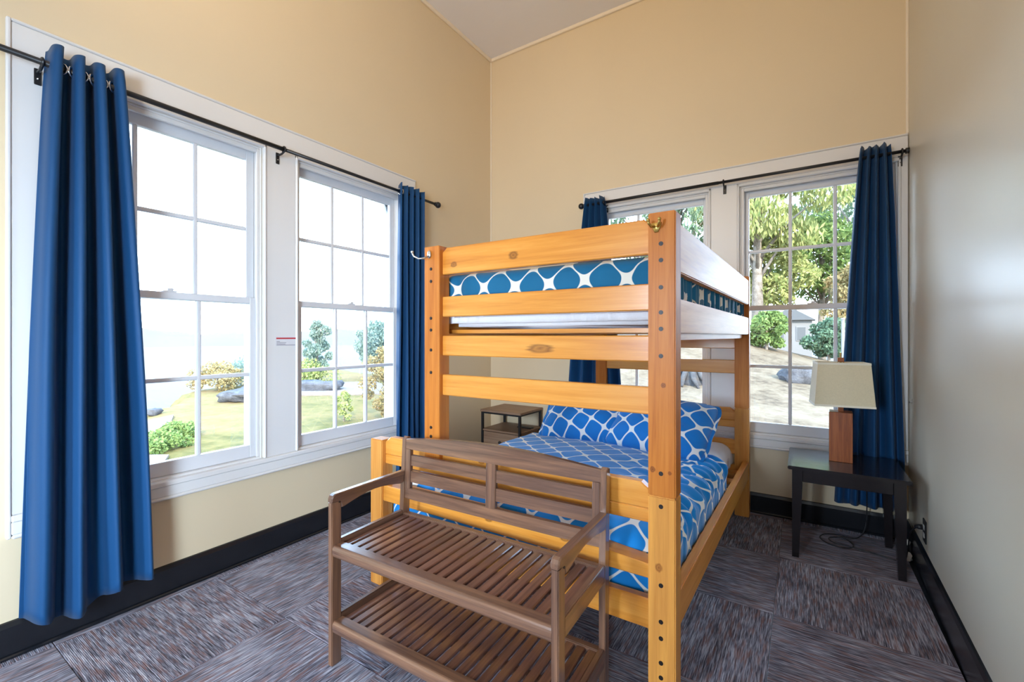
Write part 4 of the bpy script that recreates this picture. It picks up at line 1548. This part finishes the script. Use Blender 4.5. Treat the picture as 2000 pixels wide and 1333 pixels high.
# ------------------------------------------------------------------ trees and shrubs
def leaves(name, parent, mat, centers, radii, count, size, droop, seed, off):
    r = np.random.default_rng(seed)
    C = np.array(centers); Rr = np.array(radii)
    k = r.choice(len(C), count, p=(Rr ** 2) / np.sum(Rr ** 2))
    d = r.normal(size=(count, 3)); d /= np.linalg.norm(d, axis=1)[:, None]
    P_ = C[k] + d * (Rr[k] * r.uniform(0.25, 1.0, count) ** 0.5)[:, None] * np.array([1, 1, 0.8])
    ax = r.normal(size=(count, 3)) * (1 - droop); ax[:, 2] -= droop * 1.6
    ax /= np.linalg.norm(ax, axis=1)[:, None]
    sd_ = np.cross(ax, r.normal(size=(count, 3))); sd_ /= np.linalg.norm(sd_, axis=1)[:, None]
    L = (size[0] * r.uniform(0.6, 1.3, count))[:, None]; W_ = (size[1] * r.uniform(0.6, 1.3, count))[:, None]
    b = P_ - ax * L / 2
    V = np.stack([b, P_ + sd_ * W_ / 2, P_ + ax * L / 2, P_ - sd_ * W_ / 2], 1).reshape(-1, 3) - np.array(off)
    Q = np.arange(count * 4).reshape(-1, 4)
    o = link(name, quads(name, V, Q), mat, parent)
    o['kind'] = 'stuff'
    return o


def tree(name, label, cat, x, y, height, crown_r, crown_z, nclump, count, size, mat, droop=0.5, seed=1, trunk_r=0.2, spread=1.0, clump=0.42, lean_=(0, 0), group=None):
    r = random.Random(seed)
    z0 = gz(x, y)
    off = (x, y, z0)
    t_ = thing(name, label, cat, off, 0, group)
    cen, rad = [], []
    bm_ = bmesh.new()
    topz = height * 0.8
    tp = [Vector((0, 0, -0.3)), Vector((lean_[0] * 0.3 + r.uniform(-.1, .1), lean_[1] * 0.3, height * 0.3)), Vector((lean_[0], lean_[1], topz))]
    tube(bm_, tp, [trunk_r * 1.3, trunk_r * 0.8, trunk_r * 0.25], 10)
    mk('trunk', bm_, M['bark'], t_, True)
    bm_ = bmesh.new()
    for k in range(nclump):
        a = k * 2.4 + r.uniform(-.3, .3)
        f = (k + 0.5) / nclump
        zz = crown_z + (height - crown_z) * f
        rr_ = crown_r * (math.sqrt(max(0.05, 1 - (2 * f - 0.9) ** 2))) * r.uniform(0.35, 1.0) * spread
        c_ = Vector((lean_[0] + rr_ * math.cos(a), lean_[1] + rr_ * math.sin(a), zz))
        cen.append((x + c_.x, y + c_.y, z0 + c_.z))
        rad.append(crown_r * clump * r.uniform(0.7, 1.2))
        s_ = Vector((lean_[0] * 0.6, lean_[1] * 0.6, min(topz, max(height * 0.22, zz * 0.6))))
        tube(bm_, [s_, s_.lerp(c_, 0.5) + Vector((0, 0, 0.1 * crown_r)), c_], [trunk_r * 0.4, trunk_r * 0.22, trunk_r * 0.06], 6)
    mk('branches', bm_, M['bark'], t_, True)
    leaves('foliage', t_, mat, cen, rad, count, size, droop, seed, off)
    return t_


tree('gum_tree', 'tall yellow green gum tree filling the upper panes of the right back window', 'tree', -1.7, 23.5, 13.0, 3.2, 4.8, 26, 16000, (0.34, 0.10), M['leaf_euc'], 0.65, 11, 0.24, 1.0, 0.34)
tree('gum_tree', 'grey green gum tree seen above the upper bunk through the left back window', 'tree', -5.6, 24.0, 12.5, 3.6, 3.0, 26, 15000, (0.34, 0.10), M['leaf_grey'], 0.65, 12, 0.26, 1.0, 0.36)
tree('gum_tree', 'farther gum tree whose crown shows beside the right curtain', 'tree', 3.0, 29.0, 13.0, 3.2, 6.5, 16, 6500, (0.36, 0.11), M['leaf_grey'], 0.6, 13, 0.22, 1.0, 0.34)
tree('leafy_tree', 'round bright green tree right of centre in the right back window', 'tree', 0.9, 27.5, 6.9, 2.0, 3.6, 16, 7000, (0.26, 0.13), M['leaf_green'], 0.2, 14, 0.16, 1.0, 0.45)
tree('leafy_tree', 'yellow green tree low at the left of the right back window', 'tree', -1.55, 25.5, 5.7, 1.75, 2.3, 16, 7000, (0.26, 0.12), M['leaf_euc'], 0.3, 15, 0.16, 1.0, 0.45)
tree('leafy_tree', 'dark tree between the white house and the right curtain', 'tree', 4.2, 35.0, 5.8, 2.6, 0.8, 16, 8000, (0.34, 0.16), M['leaf_dark'], 0.2, 16, 0.2, 1.0, 0.45)
tree('shrub', 'green shrub at the crest of the hillside left of the white house', 'shrub', -1.15, 20.2, 1.45, 0.66, 0.2, 12, 3500, (0.16, 0.09), M['leaf_green'], 0.2, 17, 0.05, 1.0, 0.5)
tree('shrub', 'dark green shrub at the crest of the hillside right of the white house', 'shrub', 0.92, 21.0, 1.5, 0.68, 0.2, 12, 3500, (0.16, 0.09), M['leaf_dark'], 0.2, 18, 0.05, 1.0, 0.5)
tree('shrub', 'orange brown shrub beyond the hill beside the right curtain', 'shrub', 1.85, 24.0, 4.2, 1.2, 1.4, 12, 4500, (0.2, 0.10), M['leaf_orange'], 0.3, 19, 0.07, 1.0, 0.45)
# seaward side
tree('conifer', 'pale blue green tree at the left edge of the second left window', 'tree', -22.6, 14.9, 3.3, 0.75, 0.8, 14, 3500, (0.20, 0.07), M['leaf_blue'], 0.5, 20, 0.09, 1.0, 0.5)
tree('conifer', 'blue green tree in the middle panes of the second left window', 'tree', -21.8, 18.6, 3.2, 1.6, 0.9, 16, 5200, (0.22, 0.08), M['leaf_blue'], 0.4, 21, 0.10, 1.0, 0.42)
tree('conifer', 'blue green tree low at the right of the second left window', 'tree', -19.0, 19.2, 3.0, 1.7, 0.6, 16, 5200, (0.22, 0.09), M['leaf_blue'], 0.3, 22, 0.10, 1.0, 0.45)
tree('cypress', 'drooping cypress branch reaching into the second left window from the right', 'tree', -14.2, 15.9, 7.5, 2.0, 1.4, 26, 6500, (0.22, 0.06), M['leaf_blue'], 0.5, 23, 0.16, 1.1, 0.28)
tree('shrub', 'orange autumn shrub at the right edge of the second left window', 'shrub', -10.6, 9.3, 2.1, 0.62, 0.2, 16, 4200, (0.10, 0.055), M['leaf_orange'], 0.3, 24, 0.03, 1.0, 0.42)
tree('sapling', 'small yellow green sapling in the shade outside the second left window', 'shrub', -11.3, 8.35, 0.85, 0.24, 0.1, 10, 700, (0.10, 0.05), M['leaf_yellow'], 0.2, 25, 0.02, 1.0, 0.5)
tree('shrub', 'low yellow green hedge beside the path in the second left window', 'shrub', -22.4, 14.0, 0.9, 1.4, 0.2, 12, 3000, (0.14, 0.08), M['leaf_yellow'], 0.2, 26, 0.04, 1.0, 0.4)
tree('shrub', 'yellow shrub on the cliff edge in the first left window', 'shrub', -22.6, 9.9, 1.0, 1.1, 0.2, 12, 2600, (0.14, 0.08), M['leaf_orange'], 0.2, 27, 0.04, 1.0, 0.45)
tree('shrub', 'dark blue green shrub on the cliff edge above the long stone block', 'shrub', -23.5, 12.2, 1.2, 1.5, 0.2, 14, 3600, (0.14, 0.08), M['leaf_blue'], 0.2, 28, 0.04, 1.0, 0.45)
tree('shrub', 'bright green low shrub along the concrete slab near the first left window', 'shrub', -12.9, 4.75, 0.26, 0.5, 0.05, 14, 2000, (0.09, 0.06), M['leaf_green'], 0.2, 29, 0.02, 1.0, 0.4)
tree('shrub', 'bright green low shrub at the near lawn corner beside the curtain', 'shrub', -11.9, 4.05, 0.30, 0.5, 0.05, 12, 2000, (0.08, 0.055), M['leaf_green'], 0.2, 30, 0.02, 1.0, 0.4)
